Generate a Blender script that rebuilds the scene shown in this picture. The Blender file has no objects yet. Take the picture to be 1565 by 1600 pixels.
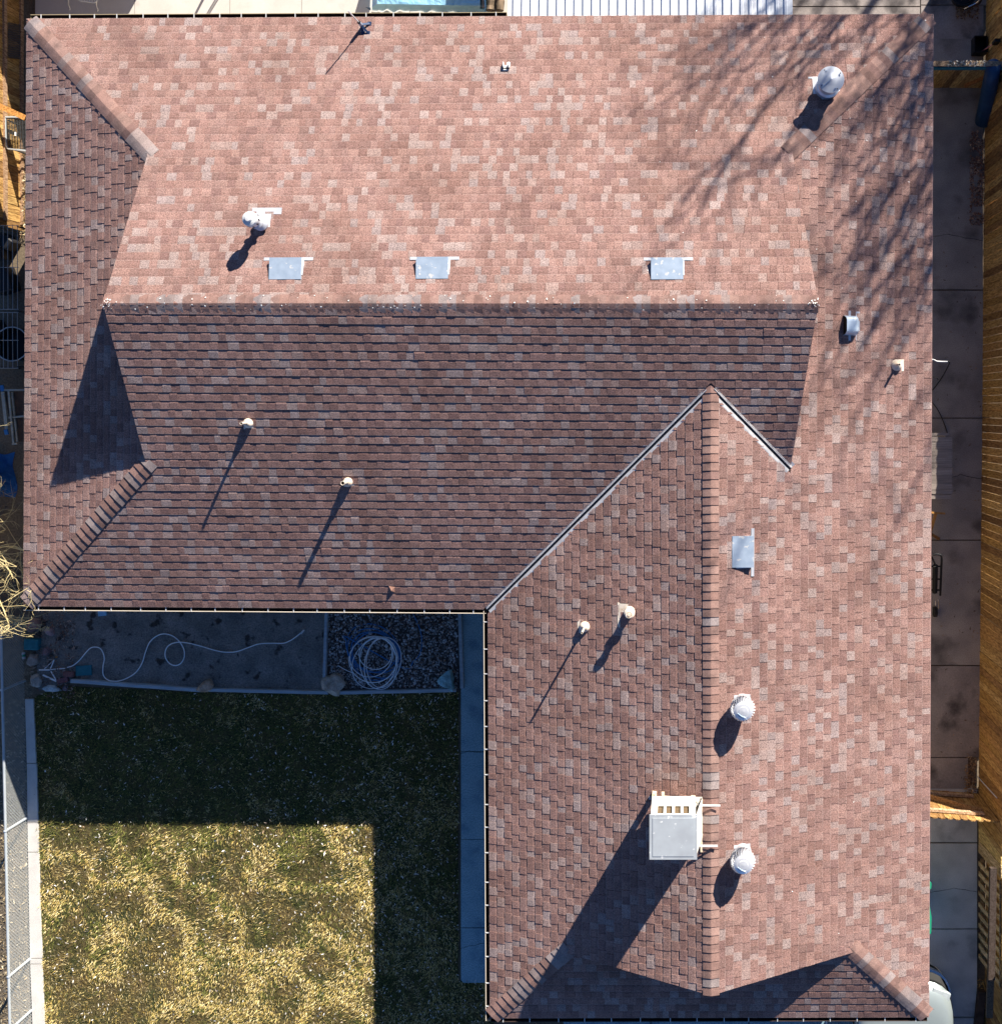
import bpy, math, random
import numpy as np
from mathutils import Vector, Matrix, noise

random.seed(7)
R = random.Random(11)
C = bpy.context.scene.collection
SC = bpy.context.scene

# ------------------------------------------------------------------ survey of the plot
# plan unit: 1 unit = 11 mm at eave height; x east, y south
U = 0.011
NX, NY, HP, EH = 1068.0, 640.0, 1750.0, 209.0
EZ = EH * U
CZ = (HP + EH) * U


def W(x, y, z=0.0):
    """sighted point (x, y) at height z metres"""
    s = (CZ - z) / (HP * U) * U
    return Vector(((x - NX) * s, (NY - y) * s, z))


def PL(x, y, z):
    """plan point at height z metres"""
    return Vector(((x - NX) * U, (NY - y) * U, z))


def lerp(a, b, t):
    return a + (b - a) * t


# ------------------------------------------------------------------ mesh builder
class MB:
    def __init__(self):
        self.v, self.f, self.c, self.m = [], [], [], []
        self.col = (1, 1, 1)
        self.mi = 0

    def add(self, pts, faces, col=None, mi=None):
        b = len(self.v)
        col = col or self.col
        mi = self.mi if mi is None else mi
        self.v += [tuple(p) for p in pts]
        self.c += [col] * len(pts)
        for f in faces:
            self.f.append(tuple(b + i for i in f))
            self.m.append(mi)

    def poly(self, pts, **k):
        self.add(pts, [tuple(range(len(pts)))], **k)

    def box(self, c, s, M=None, **k):
        x, y, z = s[0] / 2, s[1] / 2, s[2] / 2
        p = [Vector((a, b, d)) for d in (-z, z) for b in (-y, y) for a in (-x, x)]
        if M is not None:
            p = [M @ q for q in p]
        p = [q + Vector(c) for q in p]
        self.add(p, [(0, 2, 3, 1), (4, 5, 7, 6), (0, 1, 5, 4), (2, 6, 7, 3), (0, 4, 6, 2), (1, 3, 7, 5)], **k)

    def beam(self, a, b, w, h, up=Vector((0, 0, 1)), **k):
        a, b = Vector(a), Vector(b)
        d = (b - a)
        L = d.length
        d.normalize()
        s = d.cross(up)
        if s.length < 1e-4:
            s = d.cross(Vector((1, 0, 0)))
        s.normalize()
        u = s.cross(d)
        M = Matrix((s, d, u)).transposed()
        self.box((a + b) / 2, (w, L, h), M, **k)

    def prism(self, pts, z0, z1, **k):
        """pts: list of (x,y) world, counter clockwise"""
        n = len(pts)
        p = [(x, y, z0) for x, y in pts] + [(x, y, z1) for x, y in pts]
        f = [tuple(range(n))[::-1], tuple(range(n, 2 * n))]
        f += [(i, (i + 1) % n, n + (i + 1) % n, n + i) for i in range(n)]
        self.add(p, f, **k)

    def tube(self, pts, r, n=6, caps=True, **k):
        pts = [Vector(p) for p in pts]
        rs = r if isinstance(r, (list, tuple)) else [r] * len(pts)
        P = []
        ref = None
        for i, p in enumerate(pts):
            d = (pts[min(i + 1, len(pts) - 1)] - pts[max(i - 1, 0)])
            if d.length < 1e-9:
                d = Vector((0, 0, 1))
            d.normalize()
            if ref is None:
                ref = Vector((0, 0, 1)) if abs(d.z) < .9 else Vector((1, 0, 0))
            s = d.cross(ref)
            if s.length < 1e-5:
                s = d.cross(Vector((0, 1, 0.1)))
            s.normalize()
            u = s.cross(d).normalized()
            ref = u
            for j in range(n):
                a = 2 * math.pi * j / n
                P.append(p + (s * math.cos(a) + u * math.sin(a)) * rs[i])
        F = []
        for i in range(len(pts) - 1):
            for j in range(n):
                F.append((i * n + j, i * n + (j + 1) % n, (i + 1) * n + (j + 1) % n, (i + 1) * n + j))
        if caps:
            F.append(tuple(range(n))[::-1])
            F.append(tuple(range((len(pts) - 1) * n, len(pts) * n)))
        self.add(P, F, **k)

    def lathe(self, prof, n=24, M=None, cap0=False, cap1=False, wob=None, **k):
        P = []
        for (r, z) in prof:
            for j in range(n):
                a = 2 * math.pi * j / n
                rr = r * (wob(a, z) if wob else 1)
                p = Vector((rr * math.cos(a), rr * math.sin(a), z))
                P.append(M @ p if M is not None else p)
        F = []
        for i in range(len(prof) - 1):
            for j in range(n):
                F.append((i * n + j, i * n + (j + 1) % n, (i + 1) * n + (j + 1) % n, (i + 1) * n + j))
        if cap0:
            F.append(tuple(range(n))[::-1])
        if cap1:
            F.append(tuple(range((len(prof) - 1) * n, len(prof) * n)))
        self.add(P, F, **k)

    def build(self, name, mats, parent=None, local=False, smooth=False):
        me = bpy.data.meshes.new(name)
        v = self.v
        if parent is not None and not local:
            r = parent
            while r.parent is not None:
                r = r.parent
            inv = r.matrix_basis.inverted()
            v = [tuple(inv @ Vector(p)) for p in v]
        me.from_pydata(v, [], self.f)
        mats = mats if isinstance(mats, (list, tuple)) else [mats]
        for m in mats:
            me.materials.append(m)
        me.polygons.foreach_set('material_index', self.m)
        at = me.color_attributes.new('tint', 'FLOAT_COLOR', 'POINT')
        a = np.ones((len(v), 4), np.float32)
        a[:, :3] = np.array(self.c, np.float32).reshape(-1, 3)
        at.data.foreach_set('color', a.ravel())
        if smooth:
            me.polygons.foreach_set('use_smooth', [True] * len(me.polygons))
        me.update()
        o = bpy.data.objects.new(name, me)
        C.objects.link(o)
        if parent is not None:
            o.parent = parent
        return o


def tag(o, label=None, cat=None, group=None, kind=None):
    if label:
        o['label'] = label
    if cat:
        o['category'] = cat
    if group:
        o['group'] = group
    if kind:
        o['kind'] = kind
    return o


def thing(name, label, cat, loc=(0, 0, 0), group=None, M=None):
    o = bpy.data.objects.new(name, None)
    C.objects.link(o)
    o.empty_display_size = .1
    if M is not None:
        o.matrix_basis = M
    else:
        o.location = loc
    return tag(o, label, cat, group)


def copy_tree(o, M=None, parent=None, label=None):
    c = o.copy()
    C.objects.link(c)
    if parent is not None:
        c.parent = parent
    if M is not None:
        c.matrix_basis = M
    if label:
        c['label'] = label
    for ch in list(o.children):
        copy_tree(ch, None, c)
    return c


# ------------------------------------------------------------------ materials
def mat(name, col=(.5, .5, .5), col2=None, rough=.8, metal=0.0, scale=8.0, detail=6.0, stretch=(1, 1, 1), tint=False,
        bump=0.0, bscale=60.0, lo=.35, hi=.65, stain=None, sscale=1.5, slo=.5, shi=.7, spec=.3, grain=0.0, gscale=90.0, coat=0.0):
    m = bpy.data.materials.new(name)
    m.use_nodes = True
    nt = m.node_tree
    N, L = nt.nodes, nt.links
    b = N['Principled BSDF']
    b.inputs['Roughness'].default_value = rough
    b.inputs['Metallic'].default_value = metal
    b.inputs['Specular IOR Level'].default_value = spec
    if coat:
        b.inputs['Coat Weight'].default_value = coat
        b.inputs['Coat Roughness'].default_value = .08
    geo = N.new('ShaderNodeNewGeometry')
    mp = N.new('ShaderNodeMapping')
    mp.inputs['Scale'].default_value = stretch
    L.new(geo.outputs['Position'], mp.inputs['Vector'])
    vec = mp.outputs['Vector']

    def nz(sc, det, v=vec):
        n = N.new('ShaderNodeTexNoise')
        n.inputs['Scale'].default_value = sc
        n.inputs['Detail'].default_value = det
        L.new(v, n.inputs['Vector'])
        return n.outputs['Fac']

    def mix(kind, fac, a, bb):
        x = N.new('ShaderNodeMix')
        x.data_type = 'RGBA'
        x.blend_type = kind
        for sock, val in ((x.inputs[0], fac), (x.inputs[6], a), (x.inputs[7], bb)):
            if hasattr(val, 'is_output'):
                L.new(val, sock)
            elif isinstance(val, (int, float)):
                sock.default_value = val
            else:
                sock.default_value = (*val, 1)
        return x.outputs[2]

    def ramp(v, a, bb, o0=0., o1=1.):
        r = N.new('ShaderNodeMapRange')
        r.inputs['From Min'].default_value = a
        r.inputs['From Max'].default_value = bb
        r.inputs['To Min'].default_value = o0
        r.inputs['To Max'].default_value = o1
        L.new(v, r.inputs['Value'])
        return r.outputs['Result']

    if col2 is not None:
        c = mix('MIX', ramp(nz(scale, detail), lo, hi), col, col2)
    else:
        c = mix('MIX', 0.0, col, col)
    if stain is not None:
        c = mix('MIX', ramp(nz(sscale, 8.0, geo.outputs['Position']), slo, shi), c, stain)
    if tint:
        a = N.new('ShaderNodeVertexColor')
        a.layer_name = 'tint'
        c = mix('MULTIPLY', 1.0, c, a.outputs['Color'])
    if grain:
        g = ramp(nz(gscale, 3.0, geo.outputs['Position']), .3, .7, 1 - grain, 1 + grain)
        gc = N.new('ShaderNodeCombineColor')
        for i in range(3):
            L.new(g, gc.inputs[i])
        c = mix('MULTIPLY', 1.0, c, gc.outputs[0])
    L.new(c, b.inputs['Base Color'])
    if bump:
        bp = N.new('ShaderNodeBump')
        bp.inputs['Strength'].default_value = bump
        bp.inputs['Distance'].default_value = .01
        L.new(nz(bscale, 6.0), bp.inputs['Height'])
        L.new(bp.outputs['Normal'], b.inputs['Normal'])
    return m


M = {}
M['shingle'] = mat('shingle', (1, 1, 1), (.84, .82, .80), rough=.95, tint=True, scale=.9, detail=5, grain=.52, gscale=62, bump=.35, bscale=160, spec=.15, lo=.4, hi=.7, stain=(.76, .74, .73), sscale=.55, slo=.52, shi=.74)
M['deck'] = mat('roof_deck_wood', (.10, .06, .045), (.07, .045, .035), rough=.9)
M['cap'] = mat('cap_shingle', (1, 1, 1), (.55, .57, .60), rough=.95, tint=True, scale=5, detail=5, grain=.25, gscale=70, bump=.35, bscale=140, spec=.15, lo=.45, hi=.75)
M['gutter'] = mat('gutter_brown', (.055, .035, .03), (.03, .025, .022), rough=.5, scale=6)
M['lip'] = mat('gutter_lip', (.78, .70, .58), (.66, .58, .46), rough=.35, scale=3)
M['hanger'] = mat('hanger_metal', (.75, .75, .73), rough=.35, metal=.3)
M['valley'] = mat('valley_metal', (.82, .80, .78), (.66, .64, .63), rough=.45, metal=.35, scale=14)
M['valleydark'] = mat('valley_channel', (.035, .04, .05), (.05, .05, .055), rough=.5, metal=.3, scale=10)
M['wall'] = mat('painted_siding', (.45, .38, .30), (.40, .33, .27), rough=.8, scale=3)
M['galv'] = mat('galvanised_metal', (.50, .60, .72), (.41, .51, .63), rough=.42, metal=.45, scale=9, stain=(.80, .80, .78), sscale=11, slo=.61, shi=.66)
M['bright'] = mat('bright_metal', (.64, .65, .68), (.54, .56, .61), rough=.3, metal=.35, scale=6)
M['cream'] = mat('cream_metal', (.80, .71, .60), (.66, .54, .42), rough=.5, scale=12, stain=(.55, .38, .22), sscale=14, slo=.62, shi=.7)
M['lead'] = mat('pale_lead', (.62, .55, .46), (.50, .43, .36), rough=.6, scale=30)
M['black'] = mat('black_paint', (.012, .012, .014), rough=.5)
M['hole'] = mat('pipe_inside', (.008, .008, .008), rough=.9)
M['coolertop'] = mat('cooler_top_metal', (.46, .50, .53), (.40, .43, .46), rough=.5, metal=.2, scale=4, stain=(.85, .86, .84), sscale=10, slo=.64, shi=.69)
M['coolerside'] = mat('cooler_side_metal', (.82, .78, .70), (.72, .66, .56), rough=.5, scale=5)
M['pad'] = mat('aspen_pad', (.17, .12, .07), (.10, .07, .04), rough=.95, scale=60, stretch=(1, 1, 3))
M['paintwood'] = mat('pale_timber', (.75, .62, .45), (.60, .47, .33), rough=.8, scale=10)
M['white'] = mat('white_paint', (.70, .70, .69), (.60, .61, .62), rough=.5, scale=8)
M['concrete'] = mat('concrete', (.40, .36, .33), (.29, .265, .25), rough=.9, scale=2.2, detail=9, bump=.2, bscale=90, stain=(.14, .125, .12), sscale=1.3, slo=.52, shi=.68, grain=.22, gscale=60)
M['concretebright'] = mat('pale_concrete', (.60, .57, .53), (.54, .51, .47), rough=.9, scale=1.5, detail=8, bump=.15, bscale=90, stain=(.45, .42, .39), sscale=2.5, slo=.6, shi=.8, grain=.05)
M['concretewarm'] = mat('stained_concrete', (.36, .315, .295), (.27, .24, .23), rough=.9, scale=2.0, detail=9, bump=.2, bscale=80, stain=(.085, .075, .075), sscale=1.6, slo=.54, shi=.68, grain=.15, gscale=50)
M['concreteskylit'] = mat('sky_tinted_concrete', (.29, .45, .50), (.22, .36, .42), rough=.85, scale=3.0, detail=9, bump=.35, bscale=70, stain=(.14, .23, .31), sscale=3, slo=.55, shi=.75, grain=.4, gscale=50)  # grey concrete with the blue of sky light put into its colour
M['kerb'] = mat('kerb_concrete', (.64, .62, .58), (.56, .54, .51), rough=.9, scale=4, grain=.08, bump=.15)
M['ground'] = mat('dry_ground', (.20, .155, .105), (.13, .10, .07), rough=1, scale=1.2, detail=10, bump=.6, bscale=20, grain=.3, gscale=30)
M['soil'] = mat('bed_soil', (.25, .24, .22), (.155, .15, .14), rough=1, scale=2.5, detail=10, bump=.8, bscale=30, stain=(.05, .045, .04), sscale=4, slo=.59, shi=.66, grain=.35, gscale=40)
M['strip'] = mat('dirt_strip', (.24, .19, .13), (.13, .105, .075), rough=1, scale=9, detail=10, bump=.8, bscale=40, grain=.4, gscale=35)
M['gravelbed'] = mat('gravel_base', (.12, .10, .09), (.05, .045, .04), rough=1, scale=30, grain=.3)
M['stone'] = mat('pebble', (.85, .85, .85), (.6, .6, .6), rough=.8, tint=True, scale=40)
M['rock'] = mat('field_rock', (1, 1, 1), (.62, .60, .58), rough=.9, tint=True, scale=7, detail=8, bump=.8, bscale=16, grain=.25, gscale=40)
M['lawn'] = mat('lawn_thatch', (.11, .08, .034), (.042, .048, .016), rough=1, scale=2.4, detail=10, bump=.8, bscale=45, grain=.5, gscale=28)
M['grass'] = mat('grass_blade', (1, 1, 1), rough=.9, tint=True, spec=.1)
M['leaf'] = mat('dry_leaf', (1, 1, 1), rough=.8, tint=True, spec=.2)
M['timber'] = mat('grey_timber', (.44, .50, .54), (.32, .38, .42), rough=.85, scale=20, stretch=(.15, 1, 1), grain=.15)
M['fence'] = mat('fence_board', (1, 1, 1), (.40, .33, .26), rough=.8, tint=True, scale=9, detail=7, stretch=(5, 5, .7), lo=.38, hi=.66, grain=.15, gscale=60, bump=.3, bscale=40)
M['benchwood'] = mat('weathered_plank', (.42, .355, .31), (.27, .225, .20), rough=.85, tint=True, scale=5, stretch=(.5, 14, 1), grain=.12)
M['orangewood'] = mat('varnished_wood', (.52, .27, .08), (.38, .18, .05), rough=.5, scale=12)
M['darkwood'] = mat('dark_beam', (.10, .065, .05), (.06, .04, .03), rough=.8, scale=10)
M['hosewhite'] = mat('pale_hose', (.90, .93, .95), rough=.35)
M['hoseblue'] = mat('blue_hose', (.05, .20, .46), rough=.35)
M['tarp'] = mat('blue_tarp', (.30, .58, .78), (.24, .50, .72), rough=.35, scale=5, bump=.5, bscale=9, spec=.5)
M['tarpdark'] = mat('dark_blue_tarp', (.02, .07, .16), (.015, .05, .12), rough=.4, scale=6, bump=.6, bscale=12)
M['patioroof'] = mat('white_steel_sheet', (.72, .74, .78), (.62, .66, .72), rough=.35, scale=3, metal=.1)
M['bark'] = mat('bark', (.16, .12, .09), (.09, .07, .055), rough=.95, scale=20, bump=.6, bscale=30)
M['logbark'] = mat('log_bark', (.26, .19, .13), (.05, .04, .03), rough=.95, scale=14, stretch=(1, .25, 1), bump=.8, bscale=20)
M['twig'] = mat('yellow_twig', (.74, .61, .32), (.58, .46, .22), rough=.7, scale=8)
M['drytwig'] = mat('dry_twig', (.20, .15, .11), rough=.9)
M['galvwire'] = mat('chain_wire', (.42, .44, .44), rough=.45, metal=.4)
M['rail'] = mat('fence_rail', (.52, .56, .58), (.44, .49, .52), rough=.4, metal=.3, scale=5)
M['iron'] = mat('white_iron', (.82, .80, .72), rough=.5)
M['carpaint'] = mat('silver_paint', (.30, .35, .36), rough=.28, metal=.35, coat=1.0, spec=.5)
M['glass'] = mat('dark_glass', (.015, .02, .025), rough=.06, spec=.7)
M['rubber'] = mat('rubber', (.02, .02, .02), rough=.8)
M['chrome'] = mat('chrome', (.8, .8, .82), rough=.15, metal=1.0)
M['greenplastic'] = mat('green_plastic', (.02, .28, .16), rough=.4)
M['teal'] = mat('teal_paint', (.03, .20, .24), (.02, .15, .19), rough=.6, scale=12, grain=.2)
M['pink'] = mat('pink_stick', (.62, .25, .25), rough=.5)
M['dropping'] = mat('bird_dropping', (.85, .85, .82), rough=.8)
M['darkmesh'] = mat('dark_wire', (.05, .055, .06), rough=.5, metal=.3)
M['stripgrey'] = mat('painted_strip', (.45, .45, .38), (.33, .32, .27), rough=.7, scale=9)
M['amber'] = mat('amber_plastic', (.55, .25, .03), rough=.4)
M['siding'] = mat('neighbour_siding', (.62, .64, .66), (.55, .57, .6), rough=.6, scale=5)
M['paleconcrete'] = mat('pale_pavement', (.66, .66, .66), (.50, .505, .51), rough=.9, scale=2.2, detail=9, bump=.2, bscale=90, stain=(.20, .20, .21), sscale=1.1, slo=.58, shi=.75, grain=.12, gscale=60)
M['vane'] = mat('vane_metal', (.80, .81, .84), (.68, .70, .74), rough=.25, metal=.45, scale=6)
M['navy'] = mat('navy_paint', (.02, .045, .11), rough=.5)
M['liptan'] = mat('gutter_lip_tan', (.42, .34, .20), rough=.5)
M['lens'] = mat('headlight_lens', (.45, .50, .52), (.35, .40, .42), rough=.1, spec=.6, scale=9)
M['steel'] = mat('spun_steel', (.62, .65, .70), (.54, .57, .63), rough=.32, metal=.45, scale=3)

# ------------------------------------------------------------------ the roof planes
class LF:
    """linear function a x + b y + c on the plan"""
    def __init__(s, a, b, c):
        s.a, s.b, s.c = a, b, c

    def __call__(s, p):
        return s.a * p[0] + s.b * p[1] + s.c

    def __sub__(s, o):
        if isinstance(o, LF):
            return LF(s.a - o.a, s.b - o.b, s.c - o.c)
        return LF(s.a, s.b, s.c - o)

    def __neg__(s):
        return LF(-s.a, -s.b, -s.c)


def line_lf(p, q, inside):
    dx, dy = q[0] - p[0], q[1] - p[1]
    L = math.hypot(dx, dy)
    f = LF(-dy / L, dx / L, (dy * p[0] - dx * p[1]) / L)
    return f if f(inside) > 0 else -f


def meet(f, g):
    d = f.a * g.b - f.b * g.a
    return ((f.b * g.c - g.b * f.c) / d, (g.a * f.c - f.a * g.c) / d)


def clip(poly, fs):
    for f in fs:
        out = []
        n = len(poly)
        for i in range(n):
            p, q = poly[i], poly[(i + 1) % n]
            a, b = f(p), f(q)
            if a >= 0:
                out.append(p)
            if (a >= 0) != (b >= 0):
                t = a / (a - b)
                out.append((p[0] + (q[0] - p[0]) * t, p[1] + (q[1] - p[1]) * t))
        poly = out
        if len(poly) < 3:
            return []
    return poly


def clip_seg(p, q, fs):
    for f in fs:
        a, b = f(p), f(q)
        if a < 0 and b < 0:
            return None
        if a < 0 or b < 0:
            t = a / (a - b)
            m = (p[0] + (q[0] - p[0]) * t, p[1] + (q[1] - p[1]) * t)
            if a < 0:
                p = m
            else:
                q = m
    return p, q


NW, NE, SW, IC, SE, WS = (43, 30), (1456.5, 22.5), (38, 946), (763, 951), (1449.5, 1588.5), (766.5, 1590)
inside = (1100, 500)
tN = line_lf(NW, NE, inside)
tW = line_lf(NW, SW, inside)
tS = line_lf(SW, IC, inside)
tV = line_lf(IC, WS, (1100, 1300))
tD = line_lf(WS, SE, (1100, 1300))      # low slope at the south end
tE = line_lf(NE, SE, inside)
PITCH = 1 / 3.0
LH, LS = 226.0, 121.0
EXPO = 12.35


class Slope:
    def __init__(s, name, lf, A, B, pieces):
        s.name, s.lf, s.A, s.B, s.pieces = name, lf, A, B, pieces
        L = math.hypot(B[0] - A[0], B[1] - A[1])
        s.L = L
        s.d = ((B[0] - A[0]) / L, (B[1] - A[1]) / L)
        s.n = (lf.a, lf.b)

    def pt(s, a, t):
        return (s.A[0] + s.d[0] * a + s.n[0] * t, s.A[1] + s.d[1] * a + s.n[1] * t)

    def z(s, p, h=0.0):
        return EZ + s.lf(p) * U * PITCH + h

    def P(s, p, h=0.0):
        return PL(p[0], p[1], s.z(p, h))

    def sight(s, x, y, h=0.0):
        """plan point on this plane that is sighted at (x, y)"""
        p = (x, y)
        for _ in range(25):
            k = (CZ - s.z(p, h)) / (HP * U)
            p = (NX + (x - NX) * k, NY + (y - NY) * k)
        return p

    def frame(s, x, y, h=0.0, off=(0, 0)):
        """matrix with x along the courses, y up the slope, z the normal"""
        p = s.sight(x, y, h)
        o = s.P(p, h)
        Y = Vector((s.n[0], -s.n[1], PITCH)).normalized()
        Xv = Vector((s.d[0], -s.d[1], 0)).normalized()
        Z = Xv.cross(Y)
        if Z.z < 0:
            Xv = -Xv
            Z = Xv.cross(Y)
        m = Matrix((Xv, Y, Z)).transposed().to_4x4()
        m.translation = o
        return m


ridge_mid = tN - tS                      # zero on the main ridge
wing_mid = tV - tE
hipNW, hipSW, hipNE = meet(tW - LH, tN - LH), meet(tW - LH, tS - LH), meet(tE - LH, tN - LH)
baseE = meet(tE - LH, tS - LH)
hipD1, hipD2 = meet(tV - LS, tD - LS), meet(tE - LS, tD - LS)
ridgeline = line_lf((0, 0), (1, 0), (0, 1))


def on_ridge(x):
    f = ridge_mid
    return (x, -(f.a * x + f.c) / f.b)


tipW, tipE = on_ridge(240.5), on_ridge(1259.5)
fy = wing_mid
tipS = (-(fy.b * 1496 + fy.c) / fy.a, 1496)
wtop = meet(wing_mid, tS - tE)
inn = (700, 488)
rWN, rWS = line_lf(hipNW, tipW, inn), line_lf(hipSW, tipW, inn)
rEN, rES = line_lf(hipNE, tipE, inn), line_lf(baseE, tipE, inn)
rSV, rSE = line_lf(hipD1, tipS, (1100, 1300)), line_lf(hipD2, tipS, (1100, 1300))
VC = 6.5                                # shingles stop short of the valley centre
HC = 1.0

north = Slope('north', tN, NW, NE, [
    [tN - (-1.2), -(tN - LH), tW - tN, tE - tN],
    [tN - LH, rWN, rEN, tS - tN]])
south = Slope('south', tS, SW, IC, [
    [tS - (-1.2), -(tS - LH), tW - tS, (tS - tV) - VC],
    [tS - LH, rWS, (tS - tV) - VC, tE - tV, tN - tS],
    [tS - LH, rES, (tS - tE) - VC, tV - tE, tN - tS]])
west = Slope('west', tW, NW, SW, [[tW - (-1.2), -(tW - (LH + 12)), tN - tW, tS - tW]])
wing = Slope('wing', tV, IC, WS, [
    [tV - (-1.2), -(tV - LS), (tV - tS) - VC, tD - tV],
    [tV - LS, (tV - tS) - VC, rSV, tE - tV]])
east = Slope('east', tE, NE, SE, [
    [tE - (-1.2), -(tE - LS), tN - tE, tD - tE],
    [tE - LS, -(tE - LH), tN - tE, rSE],
    [tE - LH, -(tE - (LH + 12)), tN - tE, tS - tE],
    [tE - LH, (tE - tS) - VC, rSE, tV - tE]])
low = Slope('low', tD, WS, SE, [[tD - (-1.2), -(tD - (LS + 9)), tV - tD, tE - tD]])
SLOPES = [north, south, west, wing, east, low]

house = thing('house', 'long low brick brown shingled house with L shaped dutch gable roof', 'house', PL(1100, 700, 0))

PAL_MID = [(.288, .178, .151), (.276, .168, .143), (.300, .190, .162), (.284, .180, .156), (.268, .164, .141)]
PAL_DARK = [(.234, .141, .121), (.246, .147, .125), (.226, .137, .121), (.238, .149, .129)]
PAL_LIGHT = [(.318, .236, .212), (.330, .256, .234), (.312, .224, .198), (.298, .234, .220)]


def shingle_col(r):
    q = r.random()
    c = r.choice(PAL_MID) if q < .50 else (r.choice(PAL_DARK) if q < .80 else r.choice(PAL_LIGHT))
    k = r.uniform(.92, 1.08) * .99
    return (c[0] * k, c[1] * k * .985, c[2] * k * 1.01)


def lay_shingles(S, seed, mb):
    r = random.Random(seed)
    graz = S in (south, low)
    big = [(-60, -60), (1600, -60), (1600, 1700), (-60, 1700)]
    # deck
    for fs in S.pieces:
        pg = clip(big, fs)
        if len(pg) < 3:
            continue
        top = [S.P(p, -.003) for p in pg]
        bot = [S.P(p, -.11) for p in pg]
        n = len(pg)
        mb.add(top + bot, [tuple(range(n)), tuple(range(n, 2 * n))[::-1]] + [(i, n + i, n + (i + 1) % n, (i + 1) % n) for i in range(n)], mi=1)
    tmax = max(S.lf(p) for fs in S.pieces for p in clip(big, fs))
    amin, amax = -30, max(S.L, 1500) + 900
    nc = int(tmax / EXPO) + 2
    for i in range(nc):
        t0 = i * EXPO - (1.2 if i == 0 else 0)
        t1 = (i + 1) * EXPO + 1.0
        drift = r.uniform(-.15, .15)
        a = -760 - r.uniform(0, 25)
        tooth = r.random() < .5
        lift = 0.0
        while a < amax:
            wd = r.choice((9.5, 11, 12, 13, 14, 16)) * r.uniform(.93, 1.07)
            if tooth and r.random() < .06:
                wd *= 1.5
            a0, a1 = a, a + wd
            a = a1
            tooth_now = tooth
            tooth = not tooth
            # quick reject
            cm = S.pt((a0 + a1) / 2, (t0 + t1) / 2)
            wav = noise.noise(Vector((a0 * .013, i * 1.7, seed)))
            lift = (.0045 if graz else .0012) * max(0, wav) + (r.uniform(.001, .004) if r.random() < .03 else 0)
            tk = (r.uniform(.003, .0075) if graz else .0062) if tooth_now else 0.0
            th = (.0165 + lift) if graz else ((.0115 if S in (west, wing) else .0082) + lift + tk)
            kn = min(th - .0004, th - .0050 + tk * .7) if graz else (th - .0008)
            up = .0012 + tk
            tj = t0 + drift + r.uniform(-.06, .06) + .12 * wav
            if tooth_now:
                a0, a1 = a0 + .22, a1 - .22
            quad = [S.pt(a0, tj), S.pt(a1, tj), S.pt(a1, t1), S.pt(a0, t1)]
            tk_ = tj + (t1 - tj) * .64
            colr = None
            for fs in S.pieces:
                vals = [[f(p) for p in quad] for f in fs]
                if any(max(v) < 0 for v in vals):
                    continue
                full = all(min(v) >= 0 for v in vals)
                if colr is None:
                    colr = shingle_col(r)

                def hh(p):
                    t = S.lf(p)
                    if t < tk_:
                        return th + (kn - th) * max(0, (t - tj) / (tk_ - tj))
                    return kn + (up - kn) * min(1, (t - tk_) / (t1 - tk_))
                done = False
                te_ = tj + .5
                e0, e1, k0, k1 = S.pt(a0, te_), S.pt(a1, te_), S.pt(a0, tk_), S.pt(a1, tk_)
                pale_edge = tuple(.45 * x + .55 * y for x, y in zip(colr, (.40, .315, .29)))  # paler line put into the colour along each tab's butt edge
                for qd, cq in (([quad[0], quad[1], e1, e0], pale_edge), ([e0, e1, k1, k0], colr), ([k0, k1, quad[2], quad[3]], colr)):
                    pg = qd if full else clip(qd, fs)
                    if len(pg) < 3:
                        continue
                    done = True
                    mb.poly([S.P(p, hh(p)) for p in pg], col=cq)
                if not done:
                    continue
                dk = tuple(x * 1.15 for x in colr)  # butt and side faces painted brighter to stand in for lit edges
                segs = [(quad[0], quad[1])]
                if tooth_now:
                    ml, mr = S.pt(a0, tk_), S.pt(a1, tk_)
                    segs += [(quad[1], mr), (mr, quad[2]), (quad[3], ml), (ml, quad[0])]
                for p, q in segs:
                    sg = (p, q) if full else clip_seg(p, q, fs)
                    if sg is None:
                        continue
                    p, q = sg
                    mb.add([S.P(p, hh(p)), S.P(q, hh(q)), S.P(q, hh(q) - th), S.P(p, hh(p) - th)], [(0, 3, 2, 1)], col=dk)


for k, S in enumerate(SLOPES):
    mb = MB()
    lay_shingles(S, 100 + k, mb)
    if S is south:
        # one buckled tab lower down the slope
        p = S.sight(612, 921)
        q = [(p[0] - 5.5, p[1] + 5), (p[0] + 5.5, p[1] + 5), (p[0] + 6.5, p[1] - 5), (p[0] - 5, p[1] - 8)]
        apex = S.P((p[0] + .5, p[1] + 1.5), .055)
        base = [S.P(x, .006) for x in q]
        mb.add(base + [apex], [(0, 1, 4), (1, 2, 4), (2, 3, 4), (3, 0, 4)], col=(.31, .175, .135))
    mb.build('roof_slope', [M['shingle'], M['deck']], house)


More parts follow.
